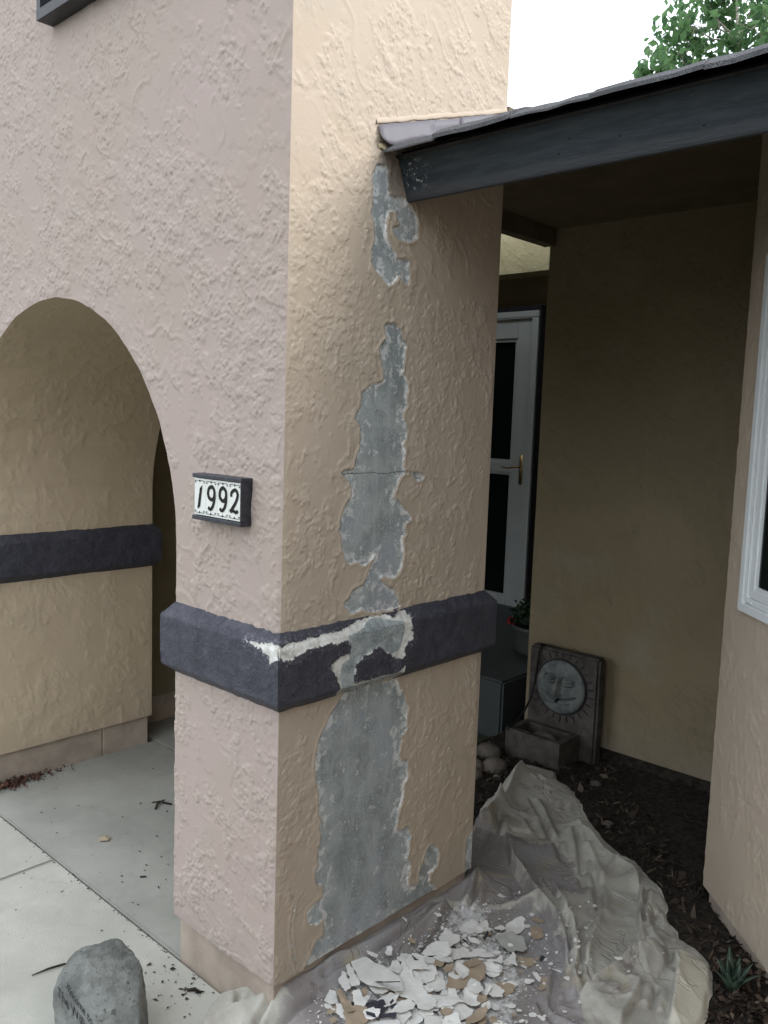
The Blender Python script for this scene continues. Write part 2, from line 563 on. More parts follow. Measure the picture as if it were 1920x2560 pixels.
def rock_material(name, c, sp=.5):
    t = NT(name)
    a = t.mix(t.mr(t.noise(14, 6, .65), .33, .68), tuple(x*.6 for x in c), tuple(x*1.25 for x in c))
    a = t.mix(t.mr(t.noise(75, 3, .6), .60, .70, 0, sp), a, tuple(x*.30 for x in c))
    a = t.mix(t.mr(t.noise(40, 4, .7), .64, .72, 0, sp), a, tuple(min(1, x*1.9) for x in c))
    t.col(a)
    t.rough(.85)
    t.nrm(t.bump(t.noise(110, 6, .7), .004, .8))
    return t.m
m_rock = rock_material('welcome_rock', (.150, .156, .143), .7)
m_river = rock_material('river_stone', (.15, .13, .11), .25)
m_castw = rock_material('fountain_stone', (.080, .070, .061), .3)
m_facew = rock_material('fountain_face', (.150, .163, .155), .05)
m_engrave = plain('engraved_paint', (.018, .018, .017), .8, .2, 90)
m_cord = plain('black_rubber', (.008, .008, .008), .5, .1, 40)
m_flk = {'w': plain('paint_flake_white', (.72, .705, .665), .8, .06, 30, .4, 160),
         't': plain('paint_flake_tan', (.36, .285, .205), .85, .10, 30, .6, 140),
         'k': plain('paint_flake_slate', (.050, .050, .062), .6, .2, 30, .6, 140),
         'g': plain('paint_flake_grey', (.38, .38, .35), .8, .08, 26, .4, 140)}
m_aloe = plain('aloe_leaf', (.038, .062, .042), .5, .3, 30, .2, 60, .4)
m_plant = plain('geranium_leaf', (.02, .045, .02), .6, .3, 50)
m_petal = plain('red_petal', (.45, .015, .02), .6, .2, 50)
m_pot = plain('pale_glazed_pot', (.09, .09, .085), .4, .1, 10)
m_bark = plain('pale_bark', (.33, .30, .25), .9, .3, 30, .5, 60)
m_twig = plain('dry_twig', (.035, .028, .022), .9, .3, 60)

def cloth_material():
    t = NT('canvas_drop_cloth')
    a = t.mix(t.mr(t.noise(4.2, 7, .66, .4), .33, .66), (.315, .30, .26), (.50, .48, .425))
    a = t.mix(t.math('MULTIPLY', t.mr(t.noise(7, 5, .65, .6), .50, .66), .55), a, (.285, .27, .25))
    st = t.mr(t.math('ADD', t.attr('stain'), t.math('MULTIPLY', t.math('SUBTRACT', t.noise(9, 6, .68, .7), .5), 1.5)), .40, .62)
    a = t.mix(t.math('MULTIPLY', st, .88), a, (.245, .222, .215))
    st2 = t.mr(t.math('ADD', t.attr('stain'), t.math('MULTIPLY', t.math('SUBTRACT', t.noise(4, 5, .65, .5), .5), 2.0)), .75, .92)
    a = t.mix(t.math('MULTIPLY', st2, .45), a, (.31, .31, .325))
    a = t.mix(t.math('MULTIPLY', t.mr(t.noise(5, 5, .65, .9), .56, .70), .55), a, (.40, .345, .23))
    a = t.mix(t.math('MULTIPLY', t.mr(t.noise(9, 6, .72, .5), .60, .69), .6), a, (.17, .135, .12))
    a = t.mix(t.math('MULTIPLY', t.attr('flap'), .9), a, (.60, .56, .46))
    du = t.mr(t.math('ADD', t.attr('dust'), t.math('MULTIPLY', t.math('SUBTRACT', t.noise(55, 7, .78), .5), 1.7)), .55, .8)
    a = t.mix(t.math('MULTIPLY', du, .8), a, (.66, .66, .65))
    a = t.mix(t.mr(t.noise(120, 3, .65), .69, .72, 0, .8), a, (.72, .72, .70))
    t.col(a)
    t.rough(.95)
    wv = t.math('MULTIPLY', t.n('ShaderNodeTexWave', {'Vector': t.pos, 'Scale': 190.0, 'Distortion': 1.0}).outputs['Fac'], .10)
    c1 = t.mr(t.math('ABSOLUTE', t.math('SUBTRACT', t.noise(7, 4, .5, .6), .5)), 0.0, .030, -1.0, 0.0)
    c2 = t.mr(t.math('ABSOLUTE', t.math('SUBTRACT', t.noise(17, 4, .5, .5), .5)), 0.0, .045, -.28, 0.0)
    h = t.math('ADD', t.math('MULTIPLY', t.noise(34, 5, .6, .4), .6), wv)
    h = t.math('ADD', h, t.math('ADD', t.math('MULTIPLY', c1, t.mr(t.noise(3, 2, .5), .42, .55)), t.math('MULTIPLY', c2, t.mr(t.noise(4.5, 2, .5), .45, .60))))
    t.nrm(t.bump(h, .0036, .75))
    return t.m
m_cloth = cloth_material()

# ================================================================== measured outlines (metres)
PATCH=[[[0.286,2.237],[0.282,2.224],[0.27,2.207],[0.275,2.19],[0.276,2.175],[0.275,2.158],[0.277,2.146],[0.275,2.128],[0.27,2.116],[0.277,2.102],[0.281,2.091],[0.284,2.077],[0.287,2.064],[0.287,2.049],[0.282,2.035],[0.276,2.02],[0.279,2.009],[0.277,1.995],[0.282,1.984],[0.291,1.975],[0.304,1.969],[0.317,1.96],[0.333,1.949],[0.341,1.942],[0.359,1.948],[0.372,1.958],[0.382,1.973],[0.394,1.968],[0.404,1.957],[0.421,1.955],[0.425,1.972],[0.426,1.983],[0.419,1.992],[0.42,2.015],[0.403,2.023],[0.389,2.018],[0.372,2.017],[0.36,2.036],[0.349,2.051],[0.338,2.061],[0.331,2.075],[0.33,2.092],[0.333,2.109],[0.335,2.122],[0.334,2.13],[0.352,2.134],[0.37,2.14],[0.366,2.124],[0.377,2.111],[0.38,2.103],[0.365,2.097],[0.353,2.093],[0.356,2.08],[0.371,2.068],[0.393,2.067],[0.412,2.065],[0.431,2.07],[0.45,2.08],[0.454,2.093],[0.449,2.107],[0.447,2.131],[0.44,2.145],[0.42,2.157],[0.404,2.163],[0.395,2.176],[0.382,2.177],[0.356,2.171],[0.337,2.173],[0.331,2.19],[0.328,2.213],[0.33,2.232],[0.318,2.241],[0.301,2.238]],[[0.34,1.847],[0.334,1.835],[0.338,1.82],[0.342,1.804],[0.326,1.793],[0.317,1.776],[0.32,1.761],[0.328,1.743],[0.335,1.724],[0.337,1.705],[0.336,1.696],[0.303,1.687],[0.282,1.678],[0.261,1.664],[0.253,1.658],[0.258,1.649],[0.254,1.632],[0.252,1.621],[0.242,1.611],[0.234,1.6],[0.243,1.584],[0.256,1.571],[0.257,1.543],[0.256,1.524],[0.247,1.5],[0.242,1.481],[0.237,1.466],[0.189,1.456],[0.202,1.445],[0.219,1.431],[0.228,1.415],[0.231,1.397],[0.221,1.384],[0.205,1.365],[0.196,1.344],[0.193,1.316],[0.188,1.305],[0.198,1.29],[0.201,1.262],[0.208,1.24],[0.222,1.22],[0.236,1.213],[0.256,1.217],[0.279,1.205],[0.296,1.206],[0.311,1.215],[0.329,1.23],[0.323,1.214],[0.309,1.195],[0.298,1.175],[0.284,1.152],[0.261,1.147],[0.245,1.143],[0.234,1.122],[0.215,1.116],[0.215,1.102],[0.23,1.092],[0.236,1.081],[0.256,1.082],[0.281,1.087],[0.305,1.076],[0.341,1.071],[0.366,1.073],[0.4,1.067],[0.433,1.066],[0.434,1.077],[0.424,1.091],[0.413,1.114],[0.406,1.128],[0.381,1.14],[0.362,1.151],[0.349,1.161],[0.361,1.168],[0.377,1.161],[0.402,1.158],[0.423,1.167],[0.438,1.183],[0.442,1.204],[0.442,1.241],[0.438,1.271],[0.452,1.278],[0.442,1.292],[0.444,1.305],[0.468,1.314],[0.467,1.329],[0.449,1.345],[0.434,1.356],[0.415,1.374],[0.393,1.382],[0.398,1.398],[0.41,1.419],[0.415,1.431],[0.433,1.447],[0.459,1.448],[0.472,1.438],[0.489,1.424],[0.506,1.426],[0.519,1.432],[0.515,1.443],[0.491,1.45],[0.465,1.45],[0.436,1.45],[0.432,1.464],[0.434,1.494],[0.43,1.514],[0.426,1.528],[0.437,1.546],[0.444,1.565],[0.435,1.579],[0.424,1.601],[0.427,1.619],[0.438,1.633],[0.434,1.656],[0.439,1.678],[0.435,1.695],[0.428,1.713],[0.414,1.72],[0.417,1.741],[0.418,1.76],[0.418,1.78],[0.424,1.792],[0.414,1.806],[0.399,1.815],[0.395,1.832],[0.386,1.842],[0.368,1.849]],[[0.232,0.88],[0.213,0.857],[0.204,0.844],[0.191,0.832],[0.178,0.823],[0.167,0.807],[0.157,0.786],[0.141,0.767],[0.135,0.744],[0.129,0.725],[0.124,0.705],[0.126,0.68],[0.132,0.647],[0.141,0.612],[0.145,0.581],[0.144,0.556],[0.155,0.535],[0.145,0.521],[0.153,0.497],[0.148,0.467],[0.142,0.441],[0.148,0.414],[0.137,0.405],[0.138,0.376],[0.15,0.354],[0.166,0.347],[0.169,0.328],[0.165,0.312],[0.138,0.309],[0.111,0.296],[0.11,0.275],[0.122,0.254],[0.144,0.244],[0.174,0.251],[0.175,0.218],[0.173,0.2],[0.146,0.198],[0.133,0.172],[0.116,0.155],[0.099,0.135],[0.666,0.108],[0.644,0.154],[0.621,0.18],[0.62,0.205],[0.653,0.213],[0.663,0.242],[0.655,0.269],[0.635,0.295],[0.599,0.294],[0.589,0.265],[0.573,0.239],[0.563,0.211],[0.552,0.191],[0.523,0.205],[0.516,0.226],[0.525,0.266],[0.506,0.297],[0.516,0.321],[0.515,0.353],[0.521,0.359],[0.505,0.396],[0.46,0.4],[0.459,0.436],[0.464,0.46],[0.476,0.48],[0.485,0.503],[0.484,0.534],[0.503,0.552],[0.495,0.583],[0.497,0.604],[0.466,0.612],[0.455,0.632],[0.461,0.651],[0.466,0.675],[0.455,0.687],[0.475,0.691],[0.488,0.704],[0.483,0.734],[0.491,0.764],[0.477,0.779],[0.469,0.808],[0.448,0.831],[0.433,0.864]],[[0.861,0.282],[0.844,0.276],[0.823,0.266],[0.805,0.25],[0.804,0.211],[0.805,0.173],[0.802,0.142],[0.874,0.114]]]
BW=[(-0.104,0.046),(-0.087,0.046),(-0.053,0.046),(-0.014,0.046),(0.013,0.046),(-0.032,0.066),(-0.019,0.062),(0.006,0.059),(0.023,0.046),(0.06,0.061),(0.079,0.046),(0.116,0.061),(0.147,0.059),(0.17,0.062),(0.19,0.06),(0.215,0.071),(0.214,0.095),(0.184,0.098),(0.164,0.105),(0.147,0.115),(0.149,0.127),(0.166,0.142),(0.172,0.161),(0.183,0.181),(0.181,0.187),(0.21,0.187),(0.422,0.187),(0.437,0.175),(0.391,0.14),(0.419,0.149),(0.428,0.138),(0.422,0.118),(0.441,0.108),(0.459,0.105),(0.468,0.084),(0.457,0.063),(0.441,0.046),(0.461,0.046),(0.451,0.046),(0.458,0.024),(0.437,0.02),(0.395,0.046),(0.386,0.046),(0.385,0.015),(0.356,0.006),(0.331,0.009),(0.3,0.01),(0.264,0.013),(0.27,0.024),(0.234,0.028),(0.204,0.029),(0.177,0.046),(0.146,0.046),(0.123,0.046),(0.085,0.046),(0.064,0.032),(0.041,0.046),(0.031,0.032),(-0.001,0.032),(0.024,0.025),(0.012,0.046),(-0.021,0.046),(-0.059,0.046)]
BI=[(0.234,0.132),(0.235,0.18),(0.253,0.182),(0.335,0.183),(0.407,0.187),(0.435,0.173),(0.391,0.14),(0.363,0.123),(0.326,0.099),(0.3,0.102),(0.279,0.113),(0.254,0.118)]
BG=[(0.211,0.046),(0.261,0.046),(0.319,0.046),(0.386,0.046),(0.427,0.046),(0.434,0.066),(0.425,0.087),(0.413,0.119),(0.377,0.128),(0.326,0.099),(0.3,0.102),(0.254,0.118),(0.234,0.132),(0.234,0.177),(0.191,0.183),(0.182,0.151),(0.189,0.12),(0.213,0.113),(0.216,0.083)]
CLOTH=[[-0.469,1.862],[-0.372,1.855],[-0.316,1.879],[-0.267,1.809],[-0.203,1.809],[-0.089,1.706],[0.004,1.599],[0.117,1.502],[0.211,1.451],[0.297,1.424],[0.343,1.383],[0.441,1.318],[0.492,1.252],[0.531,1.165],[0.581,1.129],[0.599,1.097],[0.651,1.086],[0.707,1.05],[0.742,0.998],[0.773,0.919],[0.797,0.827],[0.805,0.785],[0.822,0.665],[0.795,0.491],[1.0,-0.62],[0.35,-0.75],[-0.05,-0.72],[-0.193,-0.321],[-0.164,-0.17],[-0.168,-0.116],[-0.172,-0.078],[-0.173,-0.048],[-0.152,0.004],[-0.133,0.041],[-0.103,0.059],[-0.05,0.06],[-0.08,0.1],[-0.08,0.84],[-0.296,1.263],[-0.365,1.425],[-0.389,1.558],[-0.402,1.68]]
FOLDS=[('L',0.046,0.065,[(-0.141,1.247),(-0.065,1.151),(0.01,1.067),(0.08,1.021),(0.136,0.977),(0.203,0.929),(0.193,0.936),(0.251,0.903),(0.306,0.865),(0.35,0.815),(0.402,0.763),(0.445,0.707),(0.466,0.685)]),('R',0.036,0.06,[(-0.02,1.54),(0.061,1.462),(0.101,1.452),(0.198,1.369),(0.255,1.347),(0.344,1.319),(0.405,1.237)]),('v',0.012,0.012,[(0.278,1.17),(0.343,1.072),(0.381,1.005)]),('r',0.022,0.016,[(0.362,1.093),(0.38,1.011),(0.423,0.891),(0.462,0.787),(0.494,0.709),(0.524,0.605)]),('r',0.03,0.012,[(0.238,1.003),(0.29,0.94),(0.361,0.868),(0.422,0.796),(0.464,0.714),(0.521,0.601)]),('v',0.016,0.009,[(0.335,0.877),(0.406,0.78),(0.456,0.706)]),('v',0.014,0.012,[(0.351,0.93),(0.4,0.84),(0.453,0.765),(0.515,0.651)]),('L',0.026,0.03,[(0.386,1.283),(0.437,1.171),(0.488,1.057),(0.534,0.985),(0.562,0.953)]),('v',0.016,0.008,[(0.397,1.295),(0.435,1.209),(0.467,1.124),(0.505,1.052)]),('R',0.038,0.07,[(0.527,0.586),(0.542,0.65),(0.546,0.751),(0.546,0.829),(0.547,0.899),(0.572,0.964),(0.612,1.005)]),('L',0.026,0.05,[(0.656,0.594),(0.65,0.659),(0.642,0.73),(0.627,0.776),(0.607,0.801)]),('v',0.014,0.016,[(0.562,0.677),(0.573,0.732),(0.592,0.74),(0.611,0.737)]),('v',0.016,0.01,[(0.654,0.821),(0.675,0.77),(0.689,0.719)]),('v',0.01,0.008,[(0.622,0.99),(0.64,0.913),(0.653,0.848)]),('L',0.028,0.06,[(0.618,1.012),(0.654,0.952),(0.669,0.937),(0.692,0.86),(0.729,0.76),(0.751,0.686)]),('v',0.016,0.007,[(0.51,0.542),(0.546,0.568),(0.573,0.58)]),('v',0.014,0.007,[(0.516,0.532),(0.544,0.548),(0.57,0.562)]),('v',0.014,0.008,[(0.451,0.551),(0.487,0.524),(0.514,0.51),(0.539,0.499)]),('v',0.018,0.009,[(0.398,0.698),(0.425,0.687),(0.454,0.622),(0.489,0.555),(0.513,0.542),(0.554,0.559)]),('L',0.02,0.03,[(0.524,1.051),(0.548,1.02),(0.588,0.994),(0.604,1.004)]),('v',0.012,0.012,[(0.485,1.174),(0.521,1.105),(0.549,1.105)]),('r',0.04,0.03,[(-0.41,1.781),(-0.376,1.658),(-0.299,1.478),(-0.285,1.417),(-0.246,1.355)]),('r',0.05,0.03,[(-0.288,1.429),(-0.241,1.262),(-0.26,1.214)]),('v',0.018,0.014,[(-0.248,1.353),(-0.172,1.241),(-0.115,1.062)]),('v',0.013,0.01,[(-0.252,1.576),(-0.15,1.487),(-0.052,1.382),(0.017,1.312)]),('v',0.013,0.01,[(-0.177,1.429),(-0.112,1.371),(-0.061,1.332)]),('v',0.013,0.01,[(0.029,1.325),(0.083,1.26),(0.126,1.212)]),('v',0.013,0.01,[(0.152,1.065),(0.214,1.008),(0.263,0.963)]),('v',0.013,0.01,[(0.035,1.447),(0.137,1.305),(0.209,1.188)]),('v',0.013,0.01,[(0.232,1.234),(0.304,1.142),(0.353,1.045)]),('v',0.013,0.01,[(-0.331,1.742),(-0.284,1.723)]),('v',0.013,0.01,[(-0.249,1.677),(-0.219,1.693)]),('v',0.013,0.01,[(-0.132,1.658),(-0.085,1.572)]),('v',0.013,0.01,[(0.206,1.185),(0.251,1.137)]),('v',0.013,0.01,[(-0.214,1.419),(-0.145,1.406),(-0.086,1.428)]),('v',0.013,0.01,[(-0.141,1.273),(-0.082,1.31)]),('r',0.012,0.018,[(-0.242,1.587),(-0.137,1.501),(-0.034,1.387),(0.029,1.325)]),('r',0.012,0.018,[(0.008,1.459),(0.125,1.292),(0.19,1.19)]),('r',0.012,0.018,[(0.112,1.388),(0.221,1.278),(0.294,1.192)]),('r',0.012,0.018,[(0.171,1.064),(0.245,0.992)]),('r',0.024,0.018,[(-0.003,0.138),(0.007,0.203),(0.011,0.277),(0.022,0.389),(0.028,0.517),(0.03,0.658)]),('v',0.02,0.006,[(0.009,0.127),(0.013,0.179),(0.017,0.232),(0.044,0.304),(0.034,0.464),(0.026,0.679)]),('r',0.014,0.013,[(0.049,0.299),(0.06,0.436),(0.046,0.566),(0.027,0.703)]),('r',0.022,0.012,[(0.124,0.402),(0.087,0.541),(0.054,0.619),(0.031,0.698)]),('v',0.02,0.006,[(0.13,0.4),(0.098,0.514),(0.065,0.611),(0.035,0.698)]),('r',0.024,0.022,[(-0.035,0.927),(0.001,0.866),(0.042,0.784),(0.074,0.701)]),('v',0.018,0.008,[(0.006,0.884),(0.047,0.801),(0.077,0.716),(0.091,0.647)]),('r',0.016,0.026,[(-0.165,-0.205),(-0.171,-0.141),(-0.172,-0.089),(-0.153,-0.039),(-0.13,0.006),(-0.07,0.052)]),('v',0.012,0.012,[(-0.14,-0.179),(-0.151,-0.128),(-0.167,-0.089)]),('r',0.014,0.022,[(-0.124,-0.163),(-0.125,-0.095),(-0.093,-0.026),(-0.05,0.036),(-0.046,0.07),(-0.031,0.136),(-0.023,0.211)]),('v',0.018,0.009,[(-0.012,-0.05),(-0.025,-0.029),(-0.04,0.046)]),('r',0.012,0.02,[(0.002,0.011),(-0.013,0.061),(-0.015,0.102),(0.014,0.176)]),('v',0.018,0.009,[(0.021,-0.004),(0.035,0.039),(0.039,0.133)]),('v',0.012,0.008,[(-0.103,-0.037),(-0.128,-0.007)])]
STAIN=[[-0.118,1.232],[-0.019,1.212],[0.026,1.297],[0.133,1.208],[0.256,1.112],[0.212,1.026],[0.116,1.007],[0.01,1.067]]
FLAP=[[0.615,1.019],[0.628,1.045],[0.689,1.031],[0.738,0.994],[0.788,0.883],[0.814,0.759],[0.749,0.693],[0.726,0.767],[0.689,0.867],[0.666,0.944]]
CHIPS=[('w',[(0.109,0.637),(0.101,0.669),(0.107,0.704),(0.127,0.707),(0.163,0.659),(0.144,0.64),(0.122,0.634)]),('w',[(0.13,0.705),(0.129,0.727),(0.136,0.743),(0.158,0.722),(0.164,0.694),(0.165,0.661)]),('w',[(0.196,0.759),(0.191,0.786),(0.195,0.814),(0.206,0.831),(0.221,0.829),(0.236,0.803),(0.243,0.781),(0.247,0.754),(0.231,0.741),(0.215,0.733)]),('g',[(0.226,0.667),(0.229,0.699),(0.243,0.723),(0.264,0.72),(0.278,0.728),(0.296,0.709),(0.318,0.69),(0.318,0.672),(0.301,0.662),(0.296,0.641),(0.273,0.644),(0.242,0.653)]),('t',[(0.252,0.809),(0.275,0.829),(0.295,0.818),(0.307,0.797),(0.309,0.777),(0.296,0.766),(0.275,0.775)]),('t',[(0.233,0.847),(0.238,0.865),(0.257,0.866),(0.273,0.859),(0.261,0.843),(0.241,0.843)]),('t',[(0.304,0.655),(0.324,0.671),(0.342,0.684),(0.361,0.678),(0.362,0.654),(0.35,0.627),(0.335,0.626)]),('w',[(0.304,0.64),(0.32,0.631),(0.347,0.595),(0.332,0.593),(0.331,0.576),(0.313,0.598)]),('w',[(0.279,0.534),(0.29,0.551),(0.314,0.555),(0.334,0.538),(0.32,0.524),(0.297,0.519)]),('t',[(0.407,0.628),(0.423,0.644),(0.438,0.617),(0.443,0.581),(0.426,0.581),(0.418,0.611)]),('w',[(0.376,0.631),(0.388,0.637),(0.407,0.627),(0.415,0.608),(0.399,0.615)]),('t',[(0.24,0.419),(0.233,0.497),(0.253,0.537),(0.282,0.533),(0.314,0.49),(0.315,0.459),(0.299,0.412),(0.274,0.377)]),('w',[(0.232,0.457),(0.225,0.484),(0.242,0.486),(0.262,0.484),(0.278,0.463),(0.282,0.434),(0.261,0.444)]),('w',[(0.303,0.411),(0.318,0.445),(0.332,0.436),(0.355,0.399),(0.369,0.397),(0.367,0.382),(0.354,0.373),(0.328,0.368)]),('w',[(0.325,0.442),(0.347,0.434),(0.36,0.434),(0.353,0.467),(0.347,0.465),(0.349,0.441)]),('t',[(0.372,0.342),(0.388,0.395),(0.403,0.381),(0.409,0.359),(0.4,0.323),(0.389,0.304),(0.379,0.317)]),('w',[(0.276,0.375),(0.29,0.389),(0.33,0.365),(0.37,0.365),(0.377,0.347),(0.376,0.322),(0.379,0.292),(0.359,0.271)]),('t',[(0.337,0.424),(0.36,0.434),(0.372,0.417),(0.363,0.395)]),('w',[(0.211,0.534),(0.225,0.563),(0.271,0.585),(0.282,0.577),(0.269,0.558),(0.249,0.548),(0.235,0.524)]),('w',[(0.271,0.551),(0.292,0.578),(0.289,0.601),(0.302,0.592),(0.312,0.573),(0.299,0.569),(0.283,0.546)]),('k',[(0.353,0.705),(0.353,0.718),(0.364,0.717),(0.368,0.7),(0.364,0.689)]),('w',[(0.37,0.697),(0.367,0.714),(0.375,0.715)]),('t',[(0.405,0.698),(0.414,0.708),(0.427,0.682),(0.433,0.664),(0.418,0.682)]),('w',[(0.404,0.687),(0.439,0.704),(0.443,0.698),(0.425,0.69)]),('w',[(0.081,0.876),(0.085,0.891),(0.11,0.888),(0.102,0.872)]),('k',[(0.206,0.625),(0.198,0.651),(0.196,0.668),(0.211,0.643),(0.215,0.625)]),('w',[(0.116,0.632),(0.094,0.67),(0.105,0.696),(0.133,0.71),(0.165,0.668),(0.147,0.642)]),('w',[(0.219,0.303),(0.252,0.326),(0.308,0.359),(0.341,0.36),(0.306,0.298),(0.263,0.28)]),('w',[(0.136,0.282),(0.16,0.324),(0.202,0.343),(0.261,0.311),(0.245,0.273),(0.208,0.263),(0.174,0.268)]),('w',[(0.219,0.242),(0.226,0.27),(0.253,0.271),(0.263,0.248),(0.252,0.221),(0.228,0.197)]),('w',[(0.12,0.382),(0.122,0.41),(0.152,0.415),(0.198,0.399),(0.178,0.379),(0.155,0.355)]),('w',[(0.148,0.424),(0.171,0.454),(0.185,0.424),(0.176,0.408)]),('w',[(0.03,0.316),(0.067,0.322),(0.078,0.307),(0.044,0.304)]),('w',[(0.011,0.27),(0.016,0.301),(0.047,0.307),(0.098,0.31),(0.141,0.305),(0.184,0.29),(0.214,0.264),(0.195,0.245),(0.131,0.219),(0.091,0.218),(0.038,0.248)]),('w',[(0.026,0.236),(0.025,0.253),(0.089,0.216),(0.117,0.199),(0.105,0.181),(0.053,0.215)]),('w',[(0.058,0.178),(0.032,0.218),(0.049,0.217),(0.103,0.179),(0.102,0.161)]),('w',[(0.063,0.121),(0.044,0.158),(0.063,0.166),(0.098,0.14),(0.086,0.122)]),('w',[(0.11,0.18),(0.12,0.196),(0.172,0.166),(0.162,0.135)]),('w',[(0.106,0.121),(0.115,0.13),(0.167,0.108),(0.167,0.094),(0.139,0.096)]),('t',[(0.08,0.149),(0.086,0.162),(0.143,0.143),(0.17,0.127),(0.166,0.11),(0.135,0.118)]),('t',[(0.107,0.27),(0.116,0.291),(0.138,0.284),(0.174,0.268),(0.161,0.25),(0.13,0.252)]),('k',[(0.104,0.255),(0.13,0.252),(0.16,0.243),(0.211,0.255),(0.219,0.242),(0.193,0.231),(0.144,0.237)]),('k',[(0.192,0.145),(0.218,0.166),(0.242,0.205),(0.256,0.189),(0.225,0.152),(0.203,0.137)]),('k',[(0.176,0.165),(0.182,0.182),(0.219,0.177),(0.21,0.16),(0.19,0.15)]),('w',[(0.112,0.535),(0.096,0.589),(0.131,0.583),(0.15,0.588),(0.166,0.569),(0.163,0.524),(0.137,0.519)]),('w',[(0.131,0.439),(0.121,0.469),(0.128,0.502),(0.158,0.52),(0.194,0.49),(0.196,0.473),(0.162,0.451),(0.144,0.433)]),('t',[(0.038,0.457),(0.055,0.469),(0.086,0.465),(0.088,0.454),(0.048,0.45)]),('w',[(0.008,0.488),(0.027,0.489),(0.041,0.475)]),('t',[(0.174,0.437),(0.19,0.467),(0.205,0.457),(0.21,0.424),(0.188,0.42)]),('t',[(0.214,0.428),(0.211,0.45),(0.225,0.464),(0.239,0.442),(0.233,0.418)]),('t',[(0.236,0.495),(0.251,0.542),(0.274,0.521),(0.265,0.486)]),('k',[(0.118,0.406),(0.147,0.403),(0.139,0.395)])]
HEAP=[[0.138,0.052],[0.032,0.199],[0.008,0.273],[0.087,0.406],[0.119,0.527],[0.155,0.672],[0.202,0.743],[0.411,0.587],[0.484,0.404],[0.508,0.22],[0.351,0.039]]
STONE=[[-0.392,-0.393,0.132],[-0.419,-0.366,0.132],[-0.438,-0.342,0.144],[-0.458,-0.306,0.163],[-0.456,-0.29,0.166],[-0.433,-0.245,0.157],[-0.435,-0.219,0.165],[-0.393,-0.204,0.178],[-0.334,-0.204,0.17],[-0.273,-0.213,0.167],[-0.234,-0.231,0.149],[-0.18,-0.252,0.115],[-0.34,-0.323,0.187],[-0.249,-0.371,0.181],[-0.19,-0.384,0.159],[-0.145,-0.302,0.178],[-0.315,-0.248,0.182],[-0.234,-0.267,0.171],[-0.368,-0.404,0.088],[-0.343,-0.41,0.059],[-0.146,-0.406,0.089],[-0.094,-0.328,0.113],[-0.132,-0.276,0.092]]
STXT=[[-0.3517,-0.3783,0.1438],[-0.2209,-0.3993,0.1546],[-0.3637,-0.3661,0.1494],[-0.3644,-0.3964,0.1298],[-0.2155,-0.4168,0.1443],[-0.3873,-0.3821,0.1347],[-0.2168,-0.4014,0.1539],[-0.2008,-0.405,0.1546]]
STN=[-0.154,-0.533,0.832]

CRACK = [(.044, .387), (.058, .355), (.066, .325), (.059, .299), (.056, .265), (.061, .224), (.065, .193), (.075, .169), (.082, .138)]
TREE = [(-2.68, 7.76, 5.86, 0.3), (-2.84, 7.86, 5.67, 0.33), (-2.8, 7.43, 5.33, 0.23), (-3.01, 7.5, 5.32, 0.14), (-2.63, 8.17, 5.58, 0.31), (-2.46, 7.58, 5.17, 0.25), (-2.6, 8.4, 6.07, 0.2), (-2.57, 8.18, 6.18, 0.24), (-1.98, 7.97, 5.75, 0.31), (-2.07, 8.41, 5.55, 0.3), (-2.32, 8.55, 6.2, 0.22), (-2.25, 7.98, 5.62, 0.13), (-2.79, 7.83, 5.22, 0.3), (-2.27, 8.04, 5.29, 0.26), (-2.73, 8.08, 6.48, 0.39), (-2.3, 8.2, 6.52, 0.43), (-1.96, 8.47, 6.24, 0.47), (-1.95, 8.82, 5.74, 0.44), (-2.1, 8.17, 5.08, 0.47), (-2.45, 7.81, 4.86, 0.43), (-2.5, 8.7, 5.6, .4), (-2.2, 8.9, 5.2, .4)]
CA, CB, BP = .450, .8366, .0309                 # column width, depth, band projection
ZBI, ZBT, ZBO, ZBB = 1.0678, 1.0335, .8929, .8666
Z0, ZTOP = .1385, 3.35                          # foot of the stucco, top of the wall
XC, AR, ZC = -1.185, .735, 1.215                # arch centre, radius, springing

# ================================================================== ground
gnd = box('ground', (-60, -60, -.30), (60, 60, -.035), m_ground)
tag(gnd, kind='structure')

def soil_h(P):
    P3 = np.c_[P, np.zeros(len(P))]
    h = .045+fbm(P3, 5, 3)*.026+fbm(P3, 38, 2)*.010
    k = smooth(P[:, 0], .10, .0)*smooth(P[:, 1], .06, -.03)
    k = np.maximum(k, (P[:, 0] < .0)*(P[:, 1] < .86)*1.0)
    return h*(1-k)-.05*k

def soil_low(P):
    P3 = np.c_[P, np.zeros(len(P))]
    h = .046+fbm(P3, 4, 2)*.016
    k = smooth(P[:, 0], .12, .02)*smooth(P[:, 1], .06, -.03)
    return np.maximum(h*(1-k), .0)

def soil():
    xs = np.arange(-.78, 2.5, .016)
    ys = np.arange(-1.0, 2.23, .016)
    G = np.stack(np.meshgrid(xs, ys, indexing='ij'), -1).reshape(-1, 2)
    V = np.c_[G, soil_h(G)-.05*smooth(sdf(G, [tuple(q) for q in CLOTH]), -.008, -.035)]
    return tag(mesh_np('garden_bed', V, grid_idx(len(xs), len(ys)), m_soil), kind='structure')
soil()

